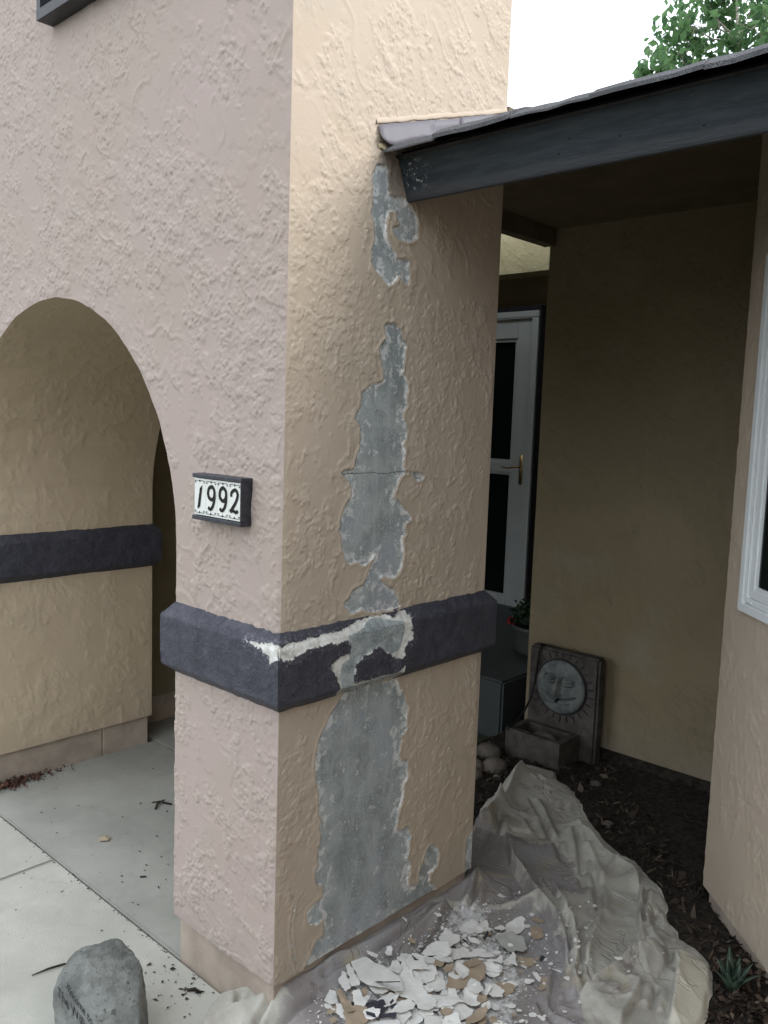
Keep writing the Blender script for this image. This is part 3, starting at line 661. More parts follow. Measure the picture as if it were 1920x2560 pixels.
walk = thing('walkway', None, None)
tag(walk, kind='structure')
def slab(x0, x1, y0, y1, mat=None):
    bm = bmesh.new()
    add_box(bm, (x0, y0, -.10), (x1, y1, 0.0))
    bmesh.ops.bevel(bm, geom=[e for e in bm.edges if e.verts[0].co.z > -.01 and e.verts[1].co.z > -.01], offset=.006, segments=2, affect='EDGES')
    bm_obj('slab', bm, mat or m_conc, walk)
slab(-1.207, .045, -1.6, .008)
slab(-2.6, -1.213, -1.6, .008)
slab(-4.2, -2.606, -1.6, .008)
slab(-1.94, -.440, .014, .86, m_conc_s)
slab(-4.0, -.98, .866, 2.195, m_conc_s)

# ================================================================== arched wall with the peeling pillar
aw = thing('arched_entry_wall', 'tall pinkish tan stucco wall with an arch and a peeling square pillar', 'wall')

def corner_shift(V, z, amt):
    """small knocks along the front right corner, the same for both faces"""
    w = fbm(np.c_[np.zeros(len(z)), np.zeros(len(z)), z], 26, 3)*.0045-.0008
    V[:, 0] += w*amt
    V[:, 1] -= w*amt

def relief(P):
    """trowelled stucco relief in metres: torn clusters on a smooth coat and a few long ridges"""
    e = np.array([.48, .48, -.73])
    e /= np.linalg.norm(e)
    v = P-.42*(P@e)[:, None]*e
    zone = fbm(P+31, 2.3, 2)
    cl = smooth(fbm(v+2, 10, 5, .64)+.5*zone, -.08, .07)
    torn = smooth(fbm(v, 26, 4, .68), -.02, .05)
    torn2 = smooth(fbm(v+8, 7.5, 5, .64), -.01, .05)
    rg = smooth(np.abs(fbm(v+4, 4.5, 3)), .030, .002)*smooth(fbm(P+12, 3, 1), -.02, .12)
    h = cl*(.0021*torn+.0034*fbm(P, 88, 2)+.0005)+.0015*torn2+.0019*rg
    return h+fbm(P, 2.2, 2)*.006+fbm(v, 13, 2)*.0012, cl*(.35+.65*torn)

def arch_r(th):
    th = np.asarray(th, float)
    return AR+fbm(np.c_[np.cos(th)*3, np.sin(th)*3, np.zeros_like(th)], 3, 4)*.009

ROUGH = []
def wall_sheet(x0, x1, step, yv, sgn, disp):
    nx, nz = int(round((x1-x0)/step))+1, int(round((ZTOP-Z0)/step))+1
    xs, zs = np.linspace(x0, x1, nx), np.linspace(Z0, ZTOP, nz)
    G = np.stack(np.meshgrid(xs, zs, indexing='ij'), -1).reshape(-1, 2)
    F = grid_idx(nx, nz)
    if sgn > 0: F = F[:, ::-1]
    th = np.arctan2(G[:, 1]-ZC, G[:, 0]-XC)
    rr = np.hypot(G[:, 0]-XC, G[:, 1]-ZC)
    rb = arch_r(th)
    ins = np.where(G[:, 1] > ZC, rr < rb, np.abs(G[:, 0]-XC) < AR)
    F = F[~ins[F].all(1)]
    k = ins & (G[:, 1] > ZC)
    G[k] = np.c_[XC+np.cos(th[k])*rb[k], ZC+np.sin(th[k])*rb[k]]
    k = ins & (G[:, 1] <= ZC)
    G[k, 0] = np.where(G[k, 0] > XC, XC+AR, XC-AR)
    V = np.c_[G[:, 0], np.full(len(G), yv), G[:, 1]]
    ro = np.zeros(len(V))
    if disp:
        h, ro = relief(V)
        tp = smooth(np.abs(G[:, 0]), 0, .012)*smooth(np.abs(rr-rb), 0, .012)
        V[:, 1] += sgn*h*tp
        corner_shift(V, V[:, 2].copy(), np.exp(-np.abs(G[:, 0])/.012))
        V[:, 2] += np.where(V[:, 2] < Z0+.001, fbm(V, 12, 3)*.006, 0)
    used = np.unique(F)
    mp = np.zeros(len(V), int)
    mp[used] = np.arange(len(used))
    ROUGH.append(ro[used])
    return V[used], mp[F]

def arch_vault():
    P = [(XC-AR, z, (1, 0)) for z in np.linspace(Z0, ZC, 150)]
    for th in np.linspace(math.pi, 0, 300)[1:]:
        P.append((None, th, None))
    ths = [a[1] for a in P if a[0] is None]
    RT = dict(zip(ths, arch_r(ths).tolist()))
    Q, Nn = [], []
    for a in P:
        if a[0] is None:
            r = RT[a[1]]
            Q.append((XC+r*math.cos(a[1]), ZC+r*math.sin(a[1])))
            Nn.append((-math.cos(a[1]), -math.sin(a[1])))
        else:
            Q.append((a[0], a[1]))
            Nn.append((1, 0))
    for z in np.linspace(ZC, Z0, 60)[1:]:
        Q.append((XC+AR, z))
        Nn.append((-1, 0))
    ys = np.linspace(0, CB, 130)
    Q, Nn = np.array(Q), np.array(Nn)
    V = np.array([(q[0], y, q[1]) for q in Q for y in ys])
    N3 = np.array([(n[0], 0, n[1]) for n in Nn for _ in ys])
    h, ro = relief(V)
    h = h*.62
    V = V+N3*(h*smooth(V[:, 1], 0, .015)*smooth(CB-V[:, 1], 0, .03))[:, None]
    return mesh_np('arch_soffit', V, grid_idx(len(Q), len(ys))[:, ::-1], m_vault, aw, True, {'rough': ro})

def join(parts):
    Vs, Fs, o = [], [], 0
    for V, F in parts:
        Vs.append(V)
        Fs.append(F+o)
        o += len(V)
    return np.concatenate(Vs), np.concatenate(Fs)

quad = lambda a, b, c, d: (np.array([a, b, c, d], float), np.array([[0, 1, 2, 3]]))
arch_vault()
V, F = join([wall_sheet(-1.95, 0, .0035, 0, -1, True), wall_sheet(-2.3, -1.95, .05, 0, -1, False), wall_sheet(-2.3, 0, .05, CB, 1, False),
             quad((-3.7, 0, Z0), (-2.3, 0, Z0), (-2.3, 0, ZTOP), (-3.7, 0, ZTOP)),
             quad((-2.3, CB, Z0), (-3.7, CB, Z0), (-3.7, CB, ZTOP), (-2.3, CB, ZTOP)),
             quad((-3.7, 0, ZTOP), (0, 0, ZTOP), (0, CB, ZTOP), (-3.7, CB, ZTOP)),
             quad((-3.7, CB, Z0), (-3.7, 0, Z0), (-3.7, 0, ZTOP), (-3.7, CB, ZTOP))])
rough_ = np.zeros(len(V))
rough_[:len(ROUGH[0])] = ROUGH[0]
mesh_np('wall', V, F, m_wall, aw, True, {'rough': rough_})

# the pillar's right face: one coat of paint with the bare cement showing where it came off
def pillar_face():
    ny, nz = 236, 900
    ys, zs = np.linspace(0, CB, ny), np.linspace(Z0, ZTOP, nz)
    G = np.stack(np.meshgrid(ys, zs, indexing='ij'), -1).reshape(-1, 2)
    sds = []
    for i, poly in enumerate(PATCH):
        poly = ragged(poly, .010, .0022, i)
        xy = np.array(poly)
        near = (G[:, 0] > xy[:, 0].min()-.08) & (G[:, 0] < xy[:, 0].max()+.08) & (G[:, 1] > xy[:, 1].min()-.08) & (G[:, 1] < xy[:, 1].max()+.08)
        s = np.full(len(G), .08)
        s[near] = np.minimum(.08, sdf(G[near], poly))
        sds.append(s)
    cr = np.minimum(.08, dist_line(G, CRACK)-.0012)
    sds.append(cr)
    sds = np.array(sds)
    sd = sds.min(0)
    which = sds.argmin(0)
    V = np.c_[np.zeros(len(G)), G]
    h, ro = relief(V)
    h = h*.66
    tp = smooth(G[:, 0], 0, .012)*smooth(CB-G[:, 0], 0, .02)
    bare = smooth(sd, .002, -.003)
    hx = h*tp*(1-.7*bare)-.0032*bare*(.3+.7*tp)
    # edge of the coat lifts a little where it is about to come off
    hx += .0016*np.exp(-((sd-.004)/.005)**2)*tp
    V[:, 0] += hx
    H = V[:, 0].reshape(ny, nz)
    gy = np.gradient(H, ys[1]-ys[0], axis=0).ravel()
    gz = np.gradient(H, zs[1]-zs[0], axis=1).ravel()
    NN = np.c_[np.ones(len(G)), -gy, -gz]
    NN /= np.linalg.norm(NN, axis=1)[:, None]
    corner_shift(V, V[:, 2].copy(), np.exp(-G[:, 0]/.012))
    V[:, 2] += np.where(G[:, 1] < Z0+.001, fbm(V, 12, 3)*.006, 0)
    F = grid_idx(ny, nz)
    fs = sd[F].mean(1)
    fw = which[F[:, 0]]
    def part(name, sel, label=None):
        f = F[sel]
        used = np.unique(f)
        mp = np.zeros(len(V), int)
        mp[used] = np.arange(len(used))
        o = mesh_np(name, V[used], mp[f], m_pillar, aw, True, {'sd': sd[used], 'rough': ro[used]}, NN[used])
        if label: o['label'] = label
    part('pillar_paint', fs >= 0)
    for i, lab in enumerate(('bare grey cement patch under the end of the eaves', 'bare grey cement patch at the middle of the pillar', 'large bare grey cement patch at the foot of the pillar', 'narrow bare strip at the rear foot of the pillar', 'hairline crack near the pillar foot')):
        part('bare_patch' if i < 4 else 'crack', (fs < 0) & (fw == i), lab)
pillar_face()

def foundation(x0, x1, y0, y1):
    box('foundation', (x0, y0, -.06), (x1, y1, Z0+.012), m_found, aw, .003)
foundation(-CA+.013, -.013, .013, CB-.013)
foundation(-3.68, -1.934, .013, .585)
foundation(-3.68, -1.934, .589, CB-.013)

# slate coloured band, a swept moulding with chipped plaster on its top edge
def band(name, corners, chips, off):
    L1, L2, L3 = math.hypot(BP, ZBI-ZBT), ZBT-ZBO, math.hypot(BP, ZBO-ZBB)
    prof = []
    T = L1+L2+L3
    for t in np.linspace(0, T, 52):
        def at(t):
            t = min(max(t, 0), T)
            if t < L1: return np.array([BP*t/L1, ZBI+(ZBT-ZBI)*t/L1])
            if t < L1+L2: return np.array([BP, ZBT-(t-L1)])
            k = (t-L1-L2)/L3
            return np.array([BP*(1-k), ZBO+(ZBB-ZBO)*k])
        w = min(.0045, t, T-t)
        prof.append(((at(t-w)+2*at(t)+at(t+w))/4, t))
    root = None
    n = len(corners)
    cx = sum(c[0] for c in corners)/n
    cy = sum(c[1] for c in corners)/n
    Vs, Fs, SW, SG, o = [], [], [], [], 0
    for i in range(n):
        a, b = corners[i], corners[(i+1) % n]
        ma = (math.copysign(1, a[0]-cx), math.copysign(1, a[1]-cy))
        mb = (math.copysign(1, b[0]-cx), math.copysign(1, b[1]-cy))
        L = math.hypot(b[0]-a[0], b[1]-a[1])
        nu = max(3, int(L/.0065))
        us = np.linspace(0, 1, nu)
        V, ST = [], []
        for u in us:
            for (d, z), t in prof:
                p0 = (a[0]+d*ma[0], a[1]+d*ma[1])
                p1 = (b[0]+d*mb[0], b[1]+d*mb[1])
                V.append((p0[0]+(p1[0]-p0[0])*u, p0[1]+(p1[1]-p0[1])*u, z))
                ST.append(((V[-1][0] if i == 0 else V[-1][1]), t))
        V, ST = np.array(V), np.array(ST)
        nx_ = np.array([(b[1]-a[1])/L, -(b[0]-a[0])/L, 0])
        h = fbm(V+off, 7, 3)*.006+fbm(V+off, 30, 3)*.0030
        if chips and i in (0, 1):
            sw = sdf(ST, BWR)
            isl = sdf(ST, BI)
            sw = np.maximum(sw, -isl)
            if i == 0: sw = np.where(ST[:, 0] > -.13, sw, .08)
            sg = np.minimum(sdf(ST, BG), sdf(ST, BG2)) if i == 1 else np.full(len(ST), .08)
            h = h-.0045*smooth(sw, .002, -.004)
        else:
            sw = np.full(len(ST), .08)
            sg = sw.copy()
        V = V+nx_*h[:, None]
        V[:, 2] += fbm(V+off+5, 20, 2)*.003
        Vs.append(V)
        Fs.append(grid_idx(nu, len(prof))[:, ::-1]+o)
        SW.append(np.minimum(.08, sw))
        SG.append(np.minimum(.08, sg))
        o += len(V)
    V, F, SW, SG = np.concatenate(Vs), np.concatenate(Fs), np.concatenate(SW), np.concatenate(SG)
    F = F[:, ::-1]
    def part(nm, sel, par):
        f = F[sel]
        used = np.unique(f)
        mp = np.zeros(len(V), int)
        mp[used] = np.arange(len(used))
        return mesh_np(nm, V[used], mp[f], m_band, par, True, {'sdw': SW[used], 'sdg': SG[used]})
    fs = SW[F].mean(1)
    ob = part('band', fs >= 0, aw)
    if chips:
        c = part('chipped_plaster', fs < 0, ob)
        c['label'] = 'white and grey plaster where the slate paint chipped off'
BWR = ragged([(-.105, .045), (-.07, .041), (-.04, .038), (-.02, .036), (0, .033), (.03, .030), (.05, .034), (.07, .027), (.10, .031), (.13, .028), (.16, .032), (.19, .027), (.21, .022), (.235, .018), (.26, .012), (.30, .008), (.33, .005), (.36, .004), (.375, .012), (.385, .026), (.40, .024), (.42, .012), (.44, .009), (.455, .015), (.458, .026), (.47, .030), (.455, .042), (.457, .063), (.468, .084), (.459, .105), (.441, .108), (.422, .118), (.428, .138), (.419, .149), (.391, .140), (.437, .175), (.425, .215), (.40, .229), (.2, .229), (.19, .215), (.181, .195), (.183, .181), (.172, .161), (.166, .142), (.149, .127), (.147, .115), (.164, .105), (.184, .098), (.214, .095), (.215, .071), (.19, .058), (.17, .061), (.147, .055), (.116, .057), (.09, .059), (.06, .059), (.04, .066), (.02, .073), (.0, .080), (-.02, .068), (-.04, .056), (-.07, .051), (-.09, .048)], .013, .003, 3)
BI = [tuple(p) for p in BI]
BG = [(.211, .050), (.261, .040), (.30, .018), (.345, .014), (.37, .03), (.40, .038), (.427, .040), (.434, .066), (.425, .087), (.413, .119), (.377, .128), (.326, .099), (.3, .102), (.254, .118), (.234, .132), (.234, .177)]+[(.21, .229), (.19, .20), (.191, .183), (.182, .151), (.189, .12), (.213, .113), (.216, .083)]
BG2 = [(.20, .192), (.43, .190), (.405, .231), (.195, .231)]
band('band', [(-CA, 0), (0, 0), (0, CB), (-CA, CB)], True, 0.0)
band('band', [(-3.7, 0), (XC-AR, 0), (XC-AR, CB), (-3.7, CB)], False, 3.0)

# dark framed window high on the wall
win = box('window', (-1.13, -.004, 2.80), (-.33, .05, 3.32), m_glass, aw)
win['label'] = 'dark window high on the arched wall'
bm = bmesh.new()
x0, x1, z0_, z1_ = -1.148, -.31, 2.778, 3.34
for lo, hi in (((x0, -.055, z0_), (x1, -.001, z0_+.030)), ((x0, -.055, z1_-.03), (x1, -.001, z1_)), ((x0, -.054, z0_+.0302), (x0+.024, -.001, z1_-.0302)), ((x1-.024, -.054, z0_+.0302), (x1, -.001, z1_-.0302))):
    add_box(bm, lo, hi)
bm_obj('window_frame', bm, m_darkmetal, win)

# ================================================================== house number
plq = thing('house_number_plaque', 'white tile house number plaque in a dark frame beside the arch', 'sign')
box('back_board', (-.322, -.022, 1.324), (-.1175, .004, 1.436), m_plaq, plq)
for lo, hi in (((-.324, -.0365, 1.4275), (-.1165, .003, 1.4385)), ((-.324, -.0365, 1.3175), (-.1165, .003, 1.3285)), ((-.1212, -.0360, 1.3287), (-.1168, .0025, 1.4273))):
    box('frame', lo, hi, m_plaq, plq, .0018)
def stroke(bm, pts, w, y, closed=False):
    pts = [Vector((p[0], p[1])) for p in pts]
    n = len(pts)
    # resample smoothly
    out = []
    for i in range(n if closed else n-1):
        p0 = pts[(i-1) % n] if (closed or i > 0) else pts[0]
        p1, p2 = pts[i], pts[(i+1) % n]
        p3 = pts[(i+2) % n] if (closed or i+2 < n) else pts[-1]
        for k in range(5):
            t = k/5
            out.append(.5*((2*p1)+(p2-p0)*t+(2*p0-5*p1+4*p2-p3)*t*t+(3*p1-p0-3*p2+p3)*t**3))
    if not closed: out.append(pts[-1])
    m_ = len(out)
    L, Rr = [], []
    for i, p in enumerate(out):
        a = out[(i-1) % m_] if (closed or i > 0) else p
        b = out[(i+1) % m_] if (closed or i < m_-1) else p
        d = (b-a).normalized()
        nn = Vector((-d.y, d.x))
        ww = w if not hasattr(w, '__call__') else w(i/(m_-1))
        L.append(bm.verts.new((p.x+nn.x*ww/2, y, p.y+nn.y*ww/2)))
        Rr.append(bm.verts.new((p.x-nn.x*ww/2, y, p.y-nn.y*ww/2)))
    for i in range(m_ if closed else m_-1):
        j = (i+1) % m_
        bm.faces.new((L[i], Rr[i], Rr[j], L[j]))
YT = -.0335
DIG = [('1', {'poly': [(-0.283, 1.41), (-0.295, 1.4), (-0.296, 1.391), (-0.304, 1.35), (-0.303, 1.346), (-0.292, 1.353), (-0.288, 1.379), (-0.284, 1.401)]}),
       ('9', {'ring': [(-0.244, 1.408), (-0.254, 1.403), (-0.258, 1.393), (-0.256, 1.383), (-0.25, 1.377), (-0.241, 1.375), (-0.234, 1.379), (-0.23, 1.39), (-0.232, 1.4), (-0.238, 1.407)], 'tail': [(-0.23, 1.393), (-0.23, 1.378), (-0.235, 1.362), (-0.242, 1.352), (-0.249, 1.35), (-0.257, 1.354)]}),
       ('9', {'ring': [(-0.195, 1.409), (-0.204, 1.404), (-0.208, 1.394), (-0.207, 1.384), (-0.2, 1.378), (-0.192, 1.376), (-0.185, 1.381), (-0.181, 1.391), (-0.183, 1.401), (-0.189, 1.407)], 'tail': [(-0.181, 1.394), (-0.181, 1.379), (-0.185, 1.363), (-0.193, 1.353), (-0.2, 1.351), (-0.207, 1.356)]}),
       ('2', {'tail': [(-0.159, 1.39), (-0.16, 1.398), (-0.154, 1.404), (-0.145, 1.408), (-0.137, 1.404), (-0.134, 1.394), (-0.14, 1.379), (-0.151, 1.365), (-0.164, 1.351)], 'foot': [(-0.163, 1.352), (-0.152, 1.3555), (-0.14, 1.352), (-0.132, 1.357)]})]
for i, (ch_, d) in enumerate(DIG):
    xa = -.3185+i*.0494
    xb = xa+.0486
    tl = box('tile', (xa, -.0325, 1.3305), (xb, -.0215, 1.4262), m_tile, plq, .0012)
    bm = bmesh.new()
    if 'poly' in d: bm.faces.new([bm.verts.new((x, YT, z)) for x, z in d['poly']])
    if 'ring' in d: stroke(bm, d['ring'], .0096, YT, True)
    if 'tail' in d: stroke(bm, d['tail'], (lambda u: .0096-.001*u) if ch_ == '9' else (lambda u: .0085+.001*u), YT-.0002)
    if 'foot' in d: stroke(bm, d['foot'], .0085, YT-.0004)
    dg = bm_obj('digit', bm, m_ink, tl)
    xm = (xa+xb)/2
    for zc, s in ((1.4205, -1), (1.3365, 1)):
        bm = bmesh.new()
        stroke(bm, [(xm-.0155, zc), (xm, zc), (xm+.0155, zc)], .0014, YT)
        for sx in (-1, 1):
            stroke(bm, [(xm+sx*.0150, zc), (xm+sx*.0195, zc+s*.0012), (xm+sx*.0200, zc+s*.0046), (xm+sx*.0172, zc+s*.0058), (xm+sx*.0160, zc+s*.0036)], .0017, YT-.0001)
        zd = zc+s*.0012
        bm.faces.new([bm.verts.new(p) for p in ((xm-.0024, YT-.0003, zd), (xm, YT-.0003, zd-.0042), (xm+.0024, YT-.0003, zd), (xm, YT-.0003, zd+.0042))])
        bm_obj('scroll_ornament', bm, m_ink, tl)

# ================================================================== porch roof
rf = thing('porch_roof', 'dark eaves board and worn shingle roof between pillar and bay', 'roof')
SL = 1/3.0
RX0, RX1 = .004, 2.2
def roof_z(y): return 2.282+(y-.325)*SL
def prism_x(name, sec, x0, x1, mat, parent, nx=1, wob=0.0):
    """a section in y,z drawn along x"""
    xs = np.linspace(x0, x1, nx+1)
    V = []
    for k, x in enumerate(xs):
        w = fbm([[x, 3.1, .2]], 2.2, 2)[0]*wob
        V += [(x, y, z+w) for y, z in sec]
    n = len(sec)
    F = [tuple(k*n+j for j in range(n))[::-1] for k in (0,)]
    for k in range(nx):
        for j in range(n):
            F.append((k*n+j, k*n+(j+1) % n, (k+1)*n+(j+1) % n, (k+1)*n+j))
    F.append(tuple(nx*n+j for j in range(n)))
    o = mesh_np(name, V, F, mat, parent, False)
    bm = bmesh.new()
    bm.from_mesh(o.data)
    bmesh.ops.recalc_face_normals(bm, faces=bm.faces)
    bm.to_mesh(o.data)
    bm.free()
    return o
# the board leans with the rafter ends: its foot is further in than its head
nrm_y, nrm_z = .948, .316
prism_x('fascia_board', [(.362, 2.268), (.366, 2.264), (.369, 2.252), (.4005, 2.1725), (.4035, 2.168), (.412, 2.166), (.424, 2.170), (.386, 2.2755)], RX0, RX1, m_fascia, rf, 60, .0016)
for nx_, nv in ((.09, .45), (.30, .25), (.47, .62), (.50, .30), (.62, .5), (.80, .66), (.93, .4), (1.2, .5)):
    q = (.369+(.4005-.369)*nv, 2.252+(2.1725-2.252)*nv)
    lathe('nail_head', [(.0001, .0008), (.0028, .0008), (.003, 0), (.0028, -.004)][::-1], m_dark, rf, (0, 0, 0), 10)
    o_ = rf.children[-1]
    o_.data.transform(Matrix.Translation((nx_, q[0], q[1])) @ Matrix.Rotation(math.radians(112), 4, 'X'))
prism_x('drip_edge', [(.352, 2.2715), (.3545, 2.266), (.388, 2.2790), (.386, 2.284)], RX0, RX1, m_dark, rf, 40, .0015)
prism_x('roof_deck', [(.372, 2.2855), (3.6, roof_z(3.6)-.012), (3.6, roof_z(3.6)-.05), (.40, 2.262)], RX0, RX1, m_dark, rf)
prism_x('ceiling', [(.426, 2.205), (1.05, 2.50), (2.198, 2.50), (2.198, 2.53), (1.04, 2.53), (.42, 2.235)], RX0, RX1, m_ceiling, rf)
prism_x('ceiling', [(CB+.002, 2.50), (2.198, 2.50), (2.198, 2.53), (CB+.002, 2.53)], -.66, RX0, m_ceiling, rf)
def shingle(course, x0, x1, rnd):
    ya = .300+course*.128+rnd.uniform(-.005, .005)
    lay = .0035+(course > 0)*.0045
    th = rnd.choice((.0045, .0050, .0085, .0095))
    droop = (.014 if course == 0 else .004)+rnd.uniform(-.002, .003)
    V = []
    for i in range(5):
        x = x0+(x1-x0)*i/4
        sag = rnd.uniform(-.0015, .0022)
        for k, y in enumerate((ya+rnd.uniform(-.002, .002), ya+.028, ya+.07, ya+.24)):
            zb = roof_z(y)+.0045+(lay+sag-(droop, droop*.25, 0)[k] if k < 3 else -.001)
            V.append((x, y, zb))
            V.append((x, y, zb+(th if k < 3 else .003)))
    F = []
    for i in range(4):
        a, b = i*8, i*8+8
        for k in (0, 2, 4):
            F += [(a+k+1, b+k+1, b+k+3, a+k+3), (a+k, a+k+2, b+k+2, b+k)]
        F += [(a, b, b+1, a+1), (a+6, a+7, b+7, b+6)]
    F += [(0, 1, 3, 2), (2, 3, 5, 4), (4, 5, 7, 6), (32, 34, 35, 33), (34, 36, 37, 35), (36, 38, 39, 37)]
    mesh_np('shingle', V, F, m_shingle, rf, False)
rnd = random.Random(5)
for c in range(13):
    x = RX0+.002
    first = rnd.uniform(.08, .22)
    while x < 2.3:
        w = first if x < .05 else rnd.uniform(.16, .30)
        shingle(c, x, min(x+w, 2.32)-.002, rnd)
        x += w
# step flashing on the pillar
def flash(y0, y1, zadd, xo, curl=0.0):
    n = 9
    V = []
    for i in range(n):
        u = i/(n-1)
        y = y0+(y1-y0)*u
        zt = 2.332+(y-.288)*.319+zadd
        zb = roof_z(y)+.006
        if curl:
            zb += .012*math.exp(-((u-.72)/.13)**2)+.008*math.exp(-((u-.45)/.08)**2)-.004*math.exp(-((u-.30)/.07)**2)+(.020*(1-u/.16) if u < .16 else 0)
        for k in range(4):
            v = k/3
            V.append((xo+(.014*curl*v*v if curl else 0), y, zt+(zb-zt)*v))
    F = grid_idx(n, 4)
    o = mesh_np('flashing', V, F, m_flash, rf)
    md = o.modifiers.new('thick', 'SOLIDIFY')
    md.thickness = .0015
flash(.284, .498, 0, .0060, 1.0)
flash(.492, .615, -.001, .0052)
flash(.610, .806, .001, .0068)
# the lip of stucco that ends above the flashing, and the failed sealant under its corner
def lip():
    n = 40
    V = []
    for i in range(n):
        y = .278+(.832-.278)*i/(n-1)
        zt = 2.334+(y-.288)*.319+fbm([[y, 0, 0]], 25, 3)[0]*.007
        for x, z in ((-.004, zt), (.0045, zt+.0005), (.0055, zt+.004), (.0030, zt+.012), (-.004, zt+.024)):
            V.append((x, y, z))
    return mesh_np('stucco_lip', V, grid_idx(n, 5)[:, ::-1], m_bay, aw)
lip()
bm = bmesh.new()
bmesh.ops.create_icosphere(bm, subdivisions=3, radius=1)
for v in bm.verts:
    n_ = fbm([list(v.co*2)], 1.5, 3)[0]
    v.co = Vector((.001+v.co.x*.006, .306+v.co.y*.022, 2.283+v.co.z*.009))*1.0+Vector((n_*.008, n_*.012, n_*.010))
bm_obj('sealant', bm, m_mortar, rf, True)
# header that closes the porch against the entry court
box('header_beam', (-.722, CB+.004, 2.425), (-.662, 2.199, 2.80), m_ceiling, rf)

# ================================================================== house behind the porch
hs = thing('house', 'dim tan stucco house wall under the porch roof with the front door', 'house')
def sheet(name, org, du, dv, nu, nv, mat, parent, amp=1.0, flip=False):
    org, du, dv = (np.array(q, float) for q in (org, du, dv))
    G = np.array([org+du*i/(nu-1)+dv*j/(nv-1) for i in range(nu) for j in range(nv)])
    n = np.cross(du, dv)
    n /= np.linalg.norm(n)
    h = fbm(G, 2.2, 2)*.006*amp+fbm(G, 16, 2)*.0025*amp
    F = grid_idx(nu, nv)
    return mesh_np(name, G+n*h[:, None], F[:, ::-1] if flip else F, mat, parent)
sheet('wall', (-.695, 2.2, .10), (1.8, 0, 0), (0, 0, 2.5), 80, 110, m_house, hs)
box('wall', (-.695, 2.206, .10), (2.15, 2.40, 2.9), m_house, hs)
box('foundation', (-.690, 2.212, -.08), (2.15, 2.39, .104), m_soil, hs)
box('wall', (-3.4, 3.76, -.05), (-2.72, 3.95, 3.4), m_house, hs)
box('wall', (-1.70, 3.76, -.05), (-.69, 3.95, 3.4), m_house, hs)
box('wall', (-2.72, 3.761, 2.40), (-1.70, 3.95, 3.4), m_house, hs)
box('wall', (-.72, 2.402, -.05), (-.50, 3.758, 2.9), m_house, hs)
sheet('upper_wall', (-3.3, 3.56, 2.597), (2.59, 0, 0), (0, 0, .80), 90, 30, m_upper, hs)
box('upper_wall', (-3.3, 3.566, 2.600), (-.71, 3.758, 3.40), m_upper, hs)
box('wall', (-3.62, .86, -.05), (-3.40, 3.95, 3.30), m_house, hs)  # unseen tall wall, added to limit daylight in the entry court
box('added_court_roof', (-3.6, CB+.004, 2.82), (-.724, 3.16, 2.95), m_ceiling, hs)  # unseen roof, added with a gap that meters light to passage and door
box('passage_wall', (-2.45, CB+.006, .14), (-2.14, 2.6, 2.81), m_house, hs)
box('foundation', (-2.44, CB+.012, -.05), (-2.152, 2.59, .139), m_found, hs)
box('garage_wing', (2.6, -6.5, -.05), (8, .33, 2.65), m_bay, hs)  # unseen wing, added to block low sky and warm the pillar's light
box('garage_roof', (2.35, -6.8, 2.652), (8.2, .34, 2.80), m_shingle, hs)  # roof of the added, unseen wing
bm = bmesh.new()
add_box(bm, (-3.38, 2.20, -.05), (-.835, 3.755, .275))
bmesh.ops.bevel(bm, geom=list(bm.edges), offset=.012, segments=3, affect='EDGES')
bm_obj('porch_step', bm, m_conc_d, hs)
# storm door
dr = box('door', (-2.70, 3.742, .278), (-1.768, 3.75, 2.316), m_glass, hs)
dr['label'] = 'white storm door with two dark glass panes'
for lo, hi in (((-1.878, 3.712, .278), (-1.768, 3.748, 2.316)), ((-2.70, 3.712, .278), (-2.59, 3.748, 2.316)), ((-2.588, 3.7125, 2.18), (-1.880, 3.748, 2.3155)), ((-2.588, 3.7125, 1.242), (-1.880, 3.748, 1.309)), ((-2.588, 3.7125, .2785), (-1.880, 3.748, .334))):
    box('door_rail', lo, hi, m_doorwhite, dr, .004)
for z0_, z1_ in ((.334, 1.242), (1.309, 2.18)):
    bm = bmesh.new()
    for lo, hi in (((-1.902, 3.722, z0_+.001), (-1.8805, 3.747, z1_-.001)), ((-2.587, 3.722, z1_-.022), (-1.9025, 3.747, z1_-.0005)), ((-2.587, 3.722, z0_+.0005), (-1.9025, 3.747, z0_+.02))):
        add_box(bm, lo, hi)
    bm_obj('glazing_bead', bm, m_doorwhite, dr)
for lo, hi in (((-1.760, 3.695, .276), (-1.708, 3.756, 2.318)), ((-2.77, 3.695, .276), (-2.708, 3.756, 2.318)), ((-2.77, 3.690, 2.320), (-1.704, 3.756, 2.362))):
    box('door_frame', lo, hi, m_doorwhite, dr, .005)
box('door_trim', (-2.85, 3.70, 2.364), (-1.69, 3.758, 2.398), m_dark, dr)
box('door_trim', (-1.700, 3.70, .276), (-1.69, 3.758, 2.362), m_dark, dr)
hp = bmesh.new()
add_box(hp, (-1.812, 3.704, 1.158), (-1.784, 3.713, 1.368))
bmesh.ops.bevel(hp, geom=list(hp.edges), offset=.004, segments=2, affect='EDGES')
tube_bm(hp, [(-1.798, 3.708, 1.285), (-1.798, 3.672, 1.285), (-1.83, 3.666, 1.283), (-1.88, 3.666, 1.272), (-1.925, 3.668, 1.276), (-1.945, 3.67, 1.286)], [.009, .008, .007, .0065, .006, .004], 8)
bmesh.ops.recalc_face_normals(hp, faces=hp.faces)
bm_obj('door_handle', hp, m_brass, dr, True)

